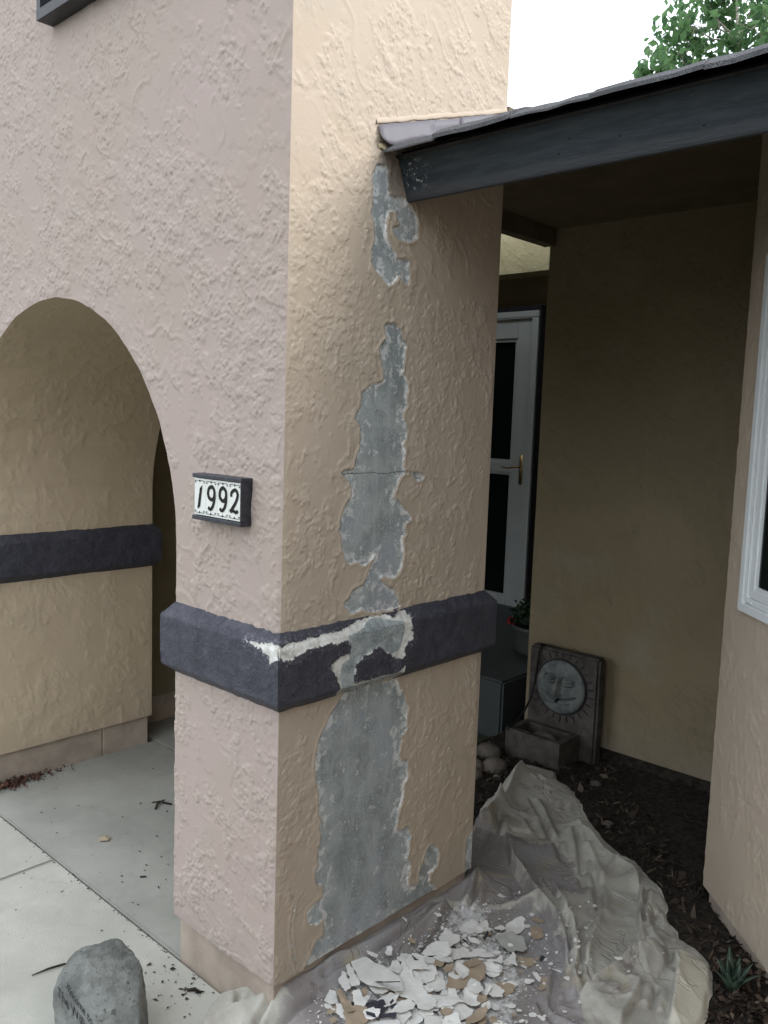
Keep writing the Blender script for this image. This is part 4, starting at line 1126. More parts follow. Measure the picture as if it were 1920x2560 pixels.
# ================================================================== angled bay on the right
by = thing('bay', 'angled tan stucco bay wall with a white window at the right', 'building')
BX, BY, D2 = .556, 1.370, math.sqrt(.5)
def bay(u, z, out=0.0):
    """u along the face from its far corner, out = towards the viewer"""
    return (BX+u*D2-out*D2, BY-u*D2-out*D2, z)
def bay_face():
    us, zs = np.linspace(0, 1.45, 250), np.linspace(.10, 2.62, 430)
    def top(u): return min(2.55, 2.225+max(0, bay(u, 0)[1]-.45)*.47)     # the wall stops at the sloping ceiling
    UZ = np.array([(u, .10+(z-.10)*(top(u)-.10)/2.52) for u in us for z in zs])
    G = np.array([bay(u, z) for u, z in UZ])
    h, ro = relief(G)
    h = h*.7
    tp = smooth(UZ[:, 0], 0, .02)*(1-smooth(UZ[:, 0], .13, .16)*smooth(UZ[:, 1], 1.06, 1.09)*smooth(UZ[:, 1], 2.1, 2.07))
    G[:, 0] -= h*tp*D2
    G[:, 1] -= h*tp*D2
    G[:, 0] += fbm(np.c_[UZ[:, 1]*0, UZ[:, 1]*0, UZ[:, 1]], 24, 3)*.005*np.exp(-UZ[:, 0]/.012)
    G[:, 2] += np.where(UZ[:, 1] < .101, fbm(G, 14, 3)*.008, 0)
    ROUGH.append(ro)
    return G, grid_idx(250, 430)
V, F = join([bay_face(), quad((BX, BY, .10), (BX, 2.2, .10), (BX, 2.2, 2.55), (BX, BY, 2.55)),
             quad(bay(1.45, .10), (2.15, bay(1.45, 0)[1], .10), (2.15, bay(1.45, 0)[1], 2.22), bay(1.45, 2.22)),
             quad((2.15, bay(1.45, 0)[1], .10), (2.15, 2.4, .10), (2.15, 2.4, 2.6), (2.15, bay(1.45, 0)[1], 2.22))])
rough_ = np.zeros(len(V))
rough_[:len(ROUGH[-1])] = ROUGH[-1]
mesh_np('wall', V, F, m_bay, by, True, {'rough': rough_})
bm = bmesh.new()
vs_ = [bm.verts.new(p) for p in (bay(.015, -.08, -.018), bay(1.46, -.08, -.018), bay(1.46, .112, -.018), bay(.015, .112, -.018))]
bm.faces.new(vs_)
w_ = [bm.verts.new(p) for p in ((BX+.02, BY+.03, -.08), (BX+.02, 2.2, -.08), (BX+.02, 2.2, .112), (BX+.02, BY+.03, .112))]
bm.faces.new(w_)
bm_obj('foundation', bm, m_found, by)
def ring(name, u0, z0, u1, z1, w, o0, o1, mat, parent, bev=.003):
    bm = bmesh.new()
    R_ = [[(u0, z0), (u1, z0), (u1, z1), (u0, z1)], [(u0+w, z0+w), (u1-w, z0+w), (u1-w, z1-w), (u0+w, z1-w)]]
    A = [[bm.verts.new(bay(u, z, o)) for u, z in r] for o in (o0, o1) for r in R_]
    for k in range(4):
        j = (k+1) % 4
        bm.faces.new((A[2][k], A[2][j], A[3][j], A[3][k]))
        bm.faces.new((A[0][k], A[0][j], A[2][j], A[2][k]))
        bm.faces.new((A[1][j], A[1][k], A[3][k], A[3][j]))
    bmesh.ops.recalc_face_normals(bm, faces=bm.faces)
    if bev: bmesh.ops.bevel(bm, geom=[e for e in bm.edges if all(v in A[2]+A[3] for v in e.verts)], offset=bev, segments=2, affect='EDGES')
    return bm_obj(name, bm, mat, parent)
WU0, WU1, WZ0, WZ1 = .128, 1.20, 1.057, 2.108
wn_ = ring('window', WU0, WZ0, WU1, WZ1, .028, -.01, .022, m_white, by)
wn_['label'] = 'white framed window in the angled bay'
ring('window_frame', WU0+.0285, WZ0+.0285, WU1-.0285, WZ1-.0285, .019, -.02, .0165, m_white, wn_)
ring('sash', WU0+.048, WZ0+.048, WU1-.048, WZ1-.048, .030, -.03, .0125, m_white, wn_)
ring('glazing_bead', WU0+.0785, WZ0+.0785, WU1-.0785, WZ1-.0785, .008, -.03, .0085, m_white, wn_, 0)
bm = bmesh.new()
bm.faces.new([bm.verts.new(bay(u, z, .0045)) for u, z in ((WU0+.07, WZ0+.07), (WU1-.07, WZ0+.07), (WU1-.07, WZ1-.07), (WU0+.07, WZ1-.07))])
bm_obj('pane', bm, m_glass, wn_)
bm = bmesh.new()
c0 = Vector(bay(WU0+.062, WZ0+.037, .0165))
mt = Matrix.Translation(c0) @ Matrix.Rotation(-math.pi/4, 4, 'Z')
add_box(bm, (-.016, -.003, -.004), (.016, .002, .004), mt)
bmesh.ops.bevel(bm, geom=list(bm.edges), offset=.0015, segments=1, affect='EDGES')
bm_obj('drain_cover', bm, m_white, wn_)

# ================================================================== sun face fountain
fo = thing('sun_fountain', 'carved stone wall fountain with a smiling sun face and a basin', 'fountain', (-.45, 2.0, 0))
bm = bmesh.new()
add_box(bm, (-.622, 2.100, -.03), (-.250, 2.170, .540))
bmesh.ops.bevel(bm, geom=list(bm.edges), offset=.012, segments=2, affect='EDGES')
bm_obj('panel', bm, m_castw, fo)
FC, FR = (-.437, 2.094, .372), .127
def sun_face():
    nr, nt = 34, 96
    V, = [[]]
    for i in range(nr):
        r = i/(nr-1)
        for k in range(nt):
            a = 2*math.pi*k/nt
            V.append((r*math.cos(a), r*math.sin(a)))
    P = np.array(V)
    u, v = P[:, 0], P[:, 1]
    r = np.hypot(u, v)
    g = lambda cu, cv, su, sv: np.exp(-((u-cu)/su)**2-((v-cv)/sv)**2)
    h = .020*np.sqrt(np.clip(1-r**2, 0, 1))+.004
    nz = np.clip((.42-v)/.62, 0, 1)
    h += .034*np.exp(-(u/(.05+.11*nz))**4)*(v < .45)*(v > -.24)*(.25+.75*nz)
    for s in (-1, 1):
        h += .007*g(s*.46, -.12, .26, .22)
        d = np.hypot((u-s*.36)/.25, (v-.28)/.15)
        h += .012*np.clip(1-d**2, 0, 1)-.013*np.exp(-((d-1.12)/.10)**2)
        e = np.abs(v-(.24+.25*(np.abs(u-s*.36)/.3)**2*.3))
        h -= .010*np.exp(-(e/.025)**2)*(np.abs(u-s*.36) < .24)
    mouth = -.42+.34*u**2
    h -= .018*np.exp(-((v-mouth)/.035)**2)*(np.abs(u) < .72)
    h += .006*np.exp(-((v-mouth+.10)/.06)**2)*(np.abs(u) < .5)
    h -= .014*g(-.02, -.44, .06, .06)
    h = h*1.3
    W = np.c_[FC[0]+u*FR, FC[1]-h, FC[2]+v*FR]
    F = []
    for i in range(nr-1):
        for k in range(nt):
            j = (k+1) % nt
            F.append((i*nt+k, (i+1)*nt+k, (i+1)*nt+j, i*nt+j))
    return mesh_np('sun_face', W, F, m_facew, fo)
sun_face()
bm = bmesh.new()
tube_bm(bm, [(FC[0]+(FR+.004)*math.cos(a), 2.097, FC[2]+(FR+.004)*math.sin(a)) for a in np.linspace(0, 2*math.pi, 49)], .0045, 6, False)
bm_obj('face_rim', bm, m_dark, fo, True)
for k in range(26):
    a = 2*math.pi*(k+.5)/26
    ca, sa = math.cos(a), math.sin(a)
    bm = bmesh.new()
    r0, r1, w = FR+.014, FR+.014+(.030 if k % 2 else .024), .0035
    pts = [(r0, -w), (r1, -w*.5), (r1+.004, 0), (r1, w*.5), (r0, w)]
    top = [bm.verts.new((FC[0]+r*ca-t*sa, 2.0965, FC[2]+r*sa+t*ca)) for r, t in pts]
    botm = [bm.verts.new((FC[0]+r*ca-t*sa, 2.1005, FC[2]+r*sa+t*ca)) for r, t in pts]
    bm.faces.new(top[::-1])
    for i in range(5): bm.faces.new((top[i], top[(i+1) % 5], botm[(i+1) % 5], botm[i]))
    bmesh.ops.recalc_face_normals(bm, faces=bm.faces)
    bm_obj('sun_ray', bm, m_dark, fo)  # raised dark bars: their colour stands in for shade in carved grooves
bm = bmesh.new()
X0, X1, Y0, Y1, T = -.615, -.325, 1.918, 2.098, .030
for lo, hi in (((X0, Y0, -.04), (X1, Y0+T, .172)), ((X0, Y1-T, -.04), (X1, Y1, .170)), ((X0+.001, Y0+T+.0005, -.04), (X0+T, Y1-T-.0005, .171)), ((X1-T, Y0+T+.0005, -.04), (X1-.001, Y1-T-.0005, .171)), ((X0+T, Y0+T, .02), (X1-T, Y1-T, .05))):
    add_box(bm, lo, hi)
bm_obj('basin', bm, m_castw, fo)
tube('spout', [(FC[0]-.002, 2.075, FC[2]-.058), (FC[0]-.002, 2.052, FC[2]-.062)], [.008, .007], m_dark, fo)
tube('pump_cord', [(-.553, 2.125, .545), (-.556, 2.100, .550), (-.560, 2.085, .515), (-.566, 2.080, .42), (-.570, 2.076, .36), (-.578, 2.06, .29), (-.588, 2.02, .225), (-.598, 1.955, .178), (-.600, 1.93, .176), (-.602, 1.912, .165)], .0052, m_cord, fo)

def stone(name, c, s, mat, label, cat, group=None, seed=0, rz=0, rough_=.10):
    bm = bmesh.new()
    bmesh.ops.create_icosphere(bm, subdivisions=3, radius=1)
    P = np.array([v.co[:] for v in bm.verts])
    n = fbm(P+seed*3.7, 1.1, 3)*rough_*2.2+fbm(P+seed, 3.5, 2)*rough_*.5
    for v, k in zip(bm.verts, n):
        q = v.co*(1+k)
        v.co = (q.x*s[0], q.y*s[1], q.z*s[2])
    o = bm_obj(name, bm, mat, None, True)
    o.location = c
    o.rotation_euler = (0, 0, rz)
    return tag(o, label, cat, group)
stone('basin_stone', (-.455, 2.005, .125), (.075, .045, .045), m_river, 'oval grey stone lying in the fountain basin', 'stone', None, 2, -.2)
RS = [((-.655, 1.845, 0.055), (.062, .055, .045), 'largest rounded river stone by the porch step', .3), ((-.545, 1.735, 0.050), (.060, .052, .042), 'broad river stone nearest the tip of the drop cloth', 1.1),
      ((-.600, 1.675, 0.047), (.045, .042, .036), 'dark river stone half hidden behind the pillar edge', 2.0), ((-.478, 1.665, 0.045), (.018, .017, .014), 'small pale pebble beside the tip of the drop cloth', .4),
      ((-.700, 1.70, 0.050), (.055, .05, .04), 'river stone furthest left behind the pillar', .8), ((-.56, 1.60, 0.047), (.05, .04, .034), 'pale river stone beside the drop cloth edge', 1.7),
      ((-.14, 1.92, 0.047), (.026, .022, .016), 'grey stone on the soil right of the fountain basin', .5), ((.08, 1.62, 0.047), (.024, .02, .016), 'small tan stone on the mulch beside the drop cloth', .9)]
for i, (c, s, lab, rz) in enumerate(RS):
    stone('river_stone', c, s, m_river, lab, 'stone', 'river stones by the fountain', i+4, rz)

# potted geranium on the porch step
pt = thing('potted_geranium', 'red geranium in a pale pot on the porch step', 'plant', (-1.035, 2.78, .275))
lathe('pot', [(.075, 0), (.10, .02), (.115, .14), (.122, .145), (.122, .165), (.108, .165), (.10, .13)], m_pot, pt, (-1.035, 2.78, .276))
bm = bmesh.new()
r_ = random.Random(3)
for i in range(130):
    a, e, rr = r_.uniform(0, 6.28), r_.uniform(-.5, 1.1), r_.uniform(.04, .13)
    c = Vector((-1.055+rr*math.cos(a)*math.cos(e), 2.77+rr*math.sin(a)*math.cos(e), .50+rr*.8*math.sin(e)))
    q = Euler((r_.uniform(-1, 1), r_.uniform(-1, 1), r_.uniform(0, 6.28))).to_matrix()
    s = r_.uniform(.014, .026)
    vv = [bm.verts.new(c+q @ Vector((s*math.cos(t)*(1 if k % 2 else .8), s*math.sin(t)*(1 if k % 2 else .8), .3*s*math.cos(2*t)))) for k, t in enumerate(np.linspace(0, 2*math.pi, 9)[:-1])]
    bm.faces.new(vv)
bm_obj('foliage', bm, m_plant, pt)
for fc in ((-1.135, 2.70, .462),):
    bm = bmesh.new()
    for i in range(40):
        q = Euler((r_.uniform(-2, 2), r_.uniform(-2, 2), r_.uniform(0, 6.28))).to_matrix()
        c = Vector(fc)+Vector((r_.gauss(0, .012), r_.gauss(0, .012), r_.gauss(0, .009)))
        s = .011
        bm.faces.new([bm.verts.new(c+q @ Vector(p)) for p in ((-s, 0, 0), (0, -s*.7, .003), (s, 0, 0), (0, s*.7, .003))])
    bm_obj('flower', bm, m_petal, pt)

# ================================================================== welcome stone
ws = thing('welcome_stone', 'rough grey boulder with engraved welcome lettering on the walkway', 'stone', (-.33, -.30, 0))
def welcome():
    P = [np.array(p) for p in STONE]
    top = [p for p in P if p[2] > .055]
    cen = np.mean(top, 0)
    base = []
    for p in top:
        q = p.copy()
        q[:2] = cen[:2]+(p[:2]-cen[:2])*1.02
        q[2] = -.02
        base.append(q)
    bm = bmesh.new()
    for p in top+base: bm.verts.new(p)
    r = bmesh.ops.convex_hull(bm, input=bm.verts)
    bmesh.ops.delete(bm, geom=[v for v in bm.verts if not v.link_faces], context='VERTS')
    bmesh.ops.triangulate(bm, faces=bm.faces)
    bmesh.ops.bevel(bm, geom=list(bm.edges), offset=.003, segments=1, affect='EDGES')
    bmesh.ops.triangulate(bm, faces=bm.faces)
    for _ in range(3):
        long_ = [e for e in bm.edges if e.calc_length() > .010]
        bmesh.ops.subdivide_edges(bm, edges=long_, cuts=1)
        bmesh.ops.triangulate(bm, faces=bm.faces)
    bm.normal_update()
    Q = np.array([v.co[:] for v in bm.verts])
    n = fbm(Q, 16, 3)*.012+fbm(Q, 60, 3)*.0045
    nn = np.array(STN)
    tc = np.mean([np.array(p) for p in STXT[:5]], 0)
    flat = np.exp(-(np.linalg.norm(Q-tc, axis=1)/.07)**4)
    for v, k, f in zip(bm.verts, n, flat): v.co += v.normal*float(k)*(1-.85*float(f))
    o = bm_obj('rock', bm, m_rock, ws, False)
    return o
rock = welcome()
def lettering():
    T_ = [Vector(p) for p in STXT]
    bv = None
    dg = None
    from mathutils.bvhtree import BVHTree
    me = rock.data
    bv = BVHTree.FromPolygons([v.co[:] for v in me.vertices], [p.vertices[:] for p in me.polygons])
    for txt, a, b, h in (('Welcome to', T_[0], T_[7], T_[2]), ('The Willi', T_[3], T_[4], T_[5])):
        cu = bpy.data.curves.new('t', 'FONT')
        cu.body = txt
        cu.shear = .25
        cu.resolution_u = 2
        tmp = bpy.data.objects.new('t', cu)
        COL.objects.link(tmp)
        dg = bpy.context.evaluated_depsgraph_get()
        me2 = bpy.data.meshes.new_from_object(tmp.evaluated_get(dg))
        bpy.data.objects.remove(tmp)
        co = np.array([v.co[:] for v in me2.vertices])
        W = co[:, 0].max()
        ex = (b-a)/W
        ey = (h-a)/.72
        for v in me2.vertices:
            p = a+ex*v.co.x+ey*v.co.y
            # laid on the rock along the lettering's own normal
            nrm = Vector(STN)
            hit = bv.ray_cast(p+nrm*.08, -nrm, .2)
            v.co = (hit[0] if hit[0] is not None else p)+nrm*.0014
        link('lettering', me2, m_engrave, ws)
lettering()

# ================================================================== drop cloth
def more_creases():
    r = random.Random(44)
    poly = [tuple(q) for q in CLOTH]
    hp = [tuple(q) for q in HEAP]
    out = []
    while len(out) < 34:
        x, y = r.uniform(-.4, .8), r.uniform(-.1, 1.8)
        p = np.array([[x, y]])
        if x < .02 or not inside(p, poly)[0] or sdf(p, poly)[0] > -.05 or inside(p, hp)[0]: continue
        ang = math.atan2(-.854, .52)+r.gauss(0, .45)
        L = r.uniform(.10, .40)
        bend = r.uniform(-.9, .9)
        pts = [(x, y)]
        for k in range(4):
            ang += bend*.25
            x, y = x+math.cos(ang)*L/4, y+math.sin(ang)*L/4
            pts.append((x, y))
        if r.random() < .55: out.append(('v', r.uniform(.002, .0055), r.uniform(.004, .008), pts))
        else: out.append(('r', r.uniform(.003, .007), r.uniform(.006, .014), pts))
    return out
FOLDS = FOLDS+more_creases()

def fold_prof(P):
    tot = np.zeros(len(P))
    for kind, h, w, pts in FOLDS:
        best = np.full(len(P), 1e9)
        sg = np.zeros(len(P))
        tt = np.zeros(len(P))
        seg = [math.hypot(pts[i+1][0]-pts[i][0], pts[i+1][1]-pts[i][1]) for i in range(len(pts)-1)]
        L = sum(seg)
        acc = 0
        for i in range(len(pts)-1):
            a, b = np.array(pts[i]), np.array(pts[i+1])
            ab = b-a
            t = np.clip(((P-a)@ab)/max(ab@ab, 1e-9), 0, 1)
            q = a+t[:, None]*ab
            d = np.hypot(P[:, 0]-q[:, 0], P[:, 1]-q[:, 1])
            k = d < best
            best[k] = d[k]
            sg[k] = np.sign(ab[0]*(P[k, 1]-a[1])-ab[1]*(P[k, 0]-a[0]))
            tt[k] = (acc+t[k]*seg[i])/L
            acc += seg[i]
        e = smooth(np.minimum(tt, 1-tt), 0, .14)
        if kind == 'r': f = h*np.exp(-(np.sqrt(best**2+.003**2)-.003)/(w*.85))
        elif kind == 'v': f = -1.35*h*np.exp(-best/(w*.62))+.35*h*np.exp(-((best-w*2)/(w*1.2))**2)
        else:
            s = sg*(1 if kind == 'L' else -1)
            f = np.where(s > 0, h*np.exp(-best/w), h*np.exp(-(best/.0045)**2))
        tot += f*e
    return tot

def cloth_base(P):
    P3 = np.c_[P, np.zeros(len(P))]
    x, y = P[:, 0], P[:, 1]
    wall = .045*np.exp(-np.clip(x, 0, 9)/.05)*smooth(y, -.06, .06)*smooth(y, 1.05, .80)*smooth(x, -.09, -.03)
    wall += .034*np.exp(-((y+.03)/.05)**2)*smooth(x, .05, -.02)*smooth(x, -.34, -.20)
    b = .009+wall+fbm(P3, 3, 2)*.010
    b += .03*np.exp(-(((x+.36)/.12)**2+((y-1.72)/.16)**2))      # bunched over stones at its tip
    return b

def cloth_h(P):
    P3 = np.c_[P, np.zeros(len(P))]
    al_, ac = P@np.array([.52, -.854]), P@np.array([.854, .52])
    wp = P3+.06*np.c_[fbm(P3+1, 3, 2), fbm(P3+5, 3, 2), P3[:, 2]]
    wr = .004*fbm(P3+3, 4, 2)+.0065*fbm(np.c_[ac, al_*.13, al_*0], 9, 2)+.0018*(.25-np.abs(fbm(wp, 6, 1)))
    heap = smooth(sdf(P, [tuple(q) for q in HEAP]), .03, -.05)
    return cloth_base(P)+(fold_prof(P)*1.3+wr)*(1-.75*heap)+heap*.012

def cloth():
    st = .0045
    poly = ragged([tuple(q) for q in CLOTH], .03, .006, 9)
    pa = np.array(poly)
    xs = np.arange(pa[:, 0].min()-st, pa[:, 0].max()+st*2, st)
    ys = np.arange(pa[:, 1].min()-st, pa[:, 1].max()+st*2, st)
    G = np.stack(np.meshgrid(xs, ys, indexing='ij'), -1).reshape(-1, 2)
    ins = inside(G, poly)
    F = grid_idx(len(xs), len(ys))
    F = F[ins[F].any(1)]
    used = np.unique(F)
    mp = np.zeros(len(G), int)
    mp[used] = np.arange(len(used))
    F = mp[F]
    G, ins = G[used], ins[used]
    d, s, near = dist_line(G, poly, True, True)
    G[~ins] = near[~ins]
    d[~ins] = 0
    z = cloth_h(G)
    edge = smooth(d, 0, .014)
    lift = .003+.006*np.clip(fbm(np.c_[G, np.zeros(len(G))], 7, 2), 0, 1)
    sh = np.maximum(soil_low(G), soil_h(G)*smooth(d, .03, .0))
    z = sh+np.maximum(.004, lift*(1-edge)*smooth(d, -.004, .012)+z*edge)
    far = [tuple(q) for q in STAIN]
    stain = .80*smooth(sdf(G, far), .10, -.05)
    cd, cs, _ = dist_line(G, FOLDS[0][3], False, True)
    side = np.where(cs*(1 if FOLDS[0][0] == 'L' else -1) > 0, -cd, cd)        # >0 on the trodden side by the pillar
    stain = np.maximum(stain, .74*smooth(side, -.11, .05)*smooth(G[:, 1], 1.45, 1.15)*smooth(G[:, 0]+.7*G[:, 1], -.10, .10))
    stain = np.maximum(stain, .30)
    stain = np.maximum(stain, .42*smooth(G[:, 1], .02, -.08))
    flap = smooth(sdf(G, [tuple(q) for q in FLAP]), .008, -.012)
    flap = np.maximum(flap, .04*smooth(G[:, 1], .10, -.02)*smooth(G[:, 0], .02, -.08))
    dust = np.exp(-((G[:, 0]-.09)/.07)**2-((G[:, 1]-.70)/.16)**2)*.85
    dust = np.maximum(dust, .75*smooth(sdf(G, [tuple(q) for q in HEAP]), .05, -.06))
    o = mesh_np('drop_cloth', np.c_[G, z], F, m_cloth, None, True, {'stain': stain, 'flap': flap, 'dust': dust})
    tag(o, 'crumpled stained canvas drop cloth spread at the foot of the pillar', 'drop cloth')
    return o
cloth()

# ================================================================== paint flakes
UNIQUE = {2: 'large oval white paint flake lying apart on the stained cloth', 3: 'large greyish cream paint flake below the oval white one', 4: 'square tan paint flake nearest the cloth fold',
          5: 'small curled tan flake above the square tan one', 6: 'long tan paint flake under the large grey one', 7: 'white forked paint flake below the large grey one', 9: 'tan oblong flake furthest down the cloth', 10: 'white pointed sliver touching the oblong tan flake',
          0: 'broad white flake cracked from its neighbour near the pillar', 1: 'white flake split off the broad one near the pillar', 20: 'tiny slate paint flake alone on the cloth', 22: 'pale tan pointed flake against the cloth fold', 23: 'thin white sliver lying against the cloth fold',
          33: 'largest curled white flake at the near edge of the heap', 41: 'long curved slate paint flake leaning in the heap', 42: 'flat slate paint flake at the bottom of the heap', 44: 'white flake with a straight edge near the cloth folds', 11: 'largest tan paint flake in the heap', 16: 'largest flat white flake at the bottom of the heap'}
KIND = {'w': 'white', 't': 'tan', 'k': 'slate', 'g': 'grey'}
flakes = []
for i, (c, pts) in enumerate(CHIPS):
    flakes.append((c, [tuple(p) for p in pts], i))
r_ = random.Random(21)
hp_ = [tuple(q) for q in HEAP]
hx = [q[0] for q in hp_]
hy = [q[1] for q in hp_]
def blob(cx, cy, s):
    n = r_.randint(6, 9)
    a0 = r_.uniform(0, 6.28)
    st = r_.uniform(.5, 1.0)
    rot = r_.uniform(0, 3.14)
    pts = []
    for k in range(n):
        a = a0+6.283*k/n+r_.uniform(-.25, .25)
        q = (math.cos(a)*s*r_.uniform(.7, 1.15), math.sin(a)*s*st*r_.uniform(.7, 1.15))
        pts.append((cx+q[0]*math.cos(rot)-q[1]*math.sin(rot), cy+q[0]*math.sin(rot)+q[1]*math.cos(rot)))
    return pts
rand_f = []
for k in range(6):
    rand_f.append(('w', blob(r_.uniform(.14, .30), r_.uniform(.12, .42), r_.uniform(.045, .07)), None))
while len(rand_f) < 170:
    p = (r_.uniform(min(hx), max(hx)), r_.uniform(min(hy), max(hy)))
    if inside(np.array([p]), hp_)[0] and p[0] > .065:
        d_ = float(sdf(np.array([p]), hp_)[0])
        s = r_.uniform(.010, .042) if d_ < -.06 else r_.uniform(.007, .024)
        rand_f.append((r_.choices('wtk', (78, 18, 4))[0], blob(p[0], p[1], s), None))
while len(rand_f) < 228:
    p = (r_.gauss(.30, .17), r_.gauss(.42, .26))
    if p[0] > .06 and not inside(np.array([p]), hp_)[0] and inside(np.array([p]), [tuple(q) for q in CLOTH])[0]:
        rand_f.append((r_.choices('wtk', (84, 10, 6))[0], blob(p[0], p[1], r_.uniform(.004, .013)), None))
order = rand_f[:150]+flakes+rand_f[150:]
cents = np.array([np.mean(p, 0) for _, p, _ in order])
base_h = soil_low(cents)+cloth_h(cents)
allv = []
for k, (c, pts, idx) in enumerate(order):
    size = max(np.ptp(np.array(pts), axis=0))
    pl_ = ragged(pts, max(.006, size*.11), max(.0012, size*.040), k)
    cx, cy = cents[k]
    n = len(pl_)
    inheap = inside(cents[k:k+1], hp_)[0]
    z = base_h[k]+.002+(.0016+.00009*k if inheap else .0012)
    tiltx, tilty = (r_.gauss(0, .075), r_.gauss(0, .075)) if inheap else (r_.gauss(0, .04), r_.gauss(0, .04))
    if idx == 41: tiltx, tilty = .5, -.35
    curl = r_.choice((-.03, .05, .12, .22, .34))*size*r_.uniform(.5, 1.1)
    th = .0010
    V = [(0, 0, 0)]
    for x, y in pl_:
        dx, dy = x-cx, y-cy
        V.append((dx, dy, dx*tiltx+dy*tilty+curl*((dx*dx+dy*dy)/(size*size+1e-9))))
    mn = min(v[2] for v in V)
    z += max(0, -mn)*.75
    V += [(a, b, c_-th) for a, b, c_ in V]
    m_ = n+1
    F = []
    for i in range(n):
        j = (i+1) % n
        F.append((0, i+1, j+1))
        F.append((m_, m_+j+1, m_+i+1))
        F.append((i+1, m_+i+1, m_+j+1, j+1))
    o = mesh_np('paint_flake', V, F, m_flk[c], None, False)
    bmx = bmesh.new(); bmx.from_mesh(o.data); bmesh.ops.recalc_face_normals(bmx, faces=bmx.faces); bmx.to_mesh(o.data); bmx.free()
    o.location = (cx, cy, z)
    if idx is not None and idx in UNIQUE: tag(o, UNIQUE[idx], 'paint flake', 'paint flakes on the drop cloth')
    else:
        big = 'large' if size > .075 else ('medium' if size > .045 else ('small' if size > .02 else 'tiny'))
        pv = np.array(pts)-cents[k]
        ev = np.sqrt(np.linalg.eigvalsh(np.cov(pv.T)))
        shape = 'long narrow' if ev[1] > 2.1*ev[0] else ('oblong' if ev[1] > 1.45*ev[0] else 'rounded')
        shape = ('upturned ' if curl > .12*size else ('flat ' if curl < .04*size else 'bent '))+shape
        ri, de = .735*cx+.678*cy, -.678*cx+.735*cy
        if inheap:
            pl1 = ('left end', 'left half', 'middle', 'right half', 'right end')[int(np.clip((ri-.20)/.09, 0, 4))]
            pl2 = ('near edge', 'centre', 'far edge')[int(np.clip((de+.02)/.12, 0, 2))]
            lab = '%s %s %s paint flake in the heap, %s, %s' % (big, shape, KIND[c], pl1, pl2)
        else:
            pl1 = ('left of', 'just below', 'right of', 'well right of')[int(np.clip((ri-.15)/.16, 0, 3))]
            pl2 = ('towards the viewer', 'level with it', 'towards the fountain')[int(np.clip((de+.05)/.22, 0, 2))]
            lab = '%s %s %s paint flake %s the heap, %s' % (big, shape, KIND[c], pl1, pl2)
        tag(o, lab, 'paint flake', 'paint flakes on the drop cloth')

def bits(name, C, size, mat, tone, flat=.5, label=None, kind='stuff', aspect=(.25, .7), cat=None):
    """many small crooked flakes in one mesh"""
    n = len(C)
    a = rng.uniform(0, 2*np.pi, n)
    tx = rng.normal(0, flat, n)
    ty = rng.normal(0, flat, n)
    L = size
    Wd = L*rng.uniform(*aspect, n)
    ux = np.c_[np.cos(a), np.sin(a), tx]*L[:, None]
    uy = np.c_[-np.sin(a), np.cos(a), ty]*Wd[:, None]
    up_ = np.c_[np.zeros((n, 2)), rng.uniform(.0, .5, n)*Wd]
    V = np.stack([C-ux, C-uy*rng.uniform(.6, 1, (n, 1))+up_, C+ux*rng.uniform(.6, 1, (n, 1)), C+uy+up_], 1).reshape(-1, 3)
    F = np.arange(4*n).reshape(n, 4)
    o = mesh_np(name, V, F, mat, None, False, {'tone': np.repeat(tone, 4)})
    return tag(o, label, cat, None, kind)

# crumbs of paint
n = 4200
P = np.r_[np.c_[rng.normal(.24, .13, n), rng.normal(.30, .26, n)], np.c_[rng.normal(.13, .035, 500), rng.normal(.62, .10, 500)]]
P = P[(P[:, 0] > .05) & inside(P, [tuple(q) for q in CLOTH])]
Cz = soil_low(P)+cloth_h(P)+.0025
m_crumb = tone_material('paint_crumbs', [(.30, .26, .21), (.62, .61, .58), (.74, .735, .71), (.76, .75, .73)])
bits('paint_crumbs', np.c_[P, Cz], rng.gamma(1.8, .0013, len(P))+.001, m_crumb, rng.uniform(0, 1, len(P)), .25, 'fine white paint crumbs strewn over the drop cloth', 'stuff', (.4, .9), 'paint crumbs')

# ================================================================== mulch, leaves, litter
def scatter(n, x0, x1, y0, y1, keep):
    P = np.c_[rng.uniform(x0, x1, n), rng.uniform(y0, y1, n)]
    return P[keep(P)]
clp = [tuple(q) for q in CLOTH]
P = scatter(17000, -.76, 1.6, .2, 2.2, lambda P: ~inside(P, clp) & ((P[:, 0] > .0) | (P[:, 1] > .85)) & (P[:, 0]+P[:, 1] < BX+BY+.05))
tone = np.clip(rng.beta(1.6, 2.6, len(P)), 0, 1)
bits('bark_mulch', np.c_[P, soil_h(P)+rng.uniform(.001, .012, len(P))], rng.gamma(3, .0032, len(P))+.003, m_mulch, tone, .45, 'dark shredded bark mulch covering the planting bed', 'stuff', (.12, .5), 'mulch')
P = scatter(9000, .45, 1.5, .1, 1.5, lambda P: ~inside(P, clp) & (P[:, 0]+P[:, 1] < BX+BY+.04) & (rng.uniform(0, 1, len(P)) < smooth(P[:, 0]-.35*P[:, 1], .25, .55)))
bits('leaf_litter', np.c_[P, soil_h(P)+rng.uniform(.006, .02, len(P))], rng.gamma(2.5, .0025, len(P))+.0025, m_leaflit, rng.beta(1.5, 1.8, len(P)), .5, 'brown dry leaf litter around the aloe', 'stuff', (.3, .8), 'leaf litter')
# straw and pale scraps on the soil
P = scatter(420, -.5, 1.0, .8, 2.15, lambda P: ~inside(P, clp) & (P[:, 0]+P[:, 1] < BX+BY))
bits('dry_straw', np.c_[P, soil_h(P)+.016], rng.uniform(.008, .028, len(P)), m_mulch, rng.uniform(.7, 1, len(P)), .3, 'thin dry straw and stems lying on the mulch', 'stuff', (.04, .12), 'straw')
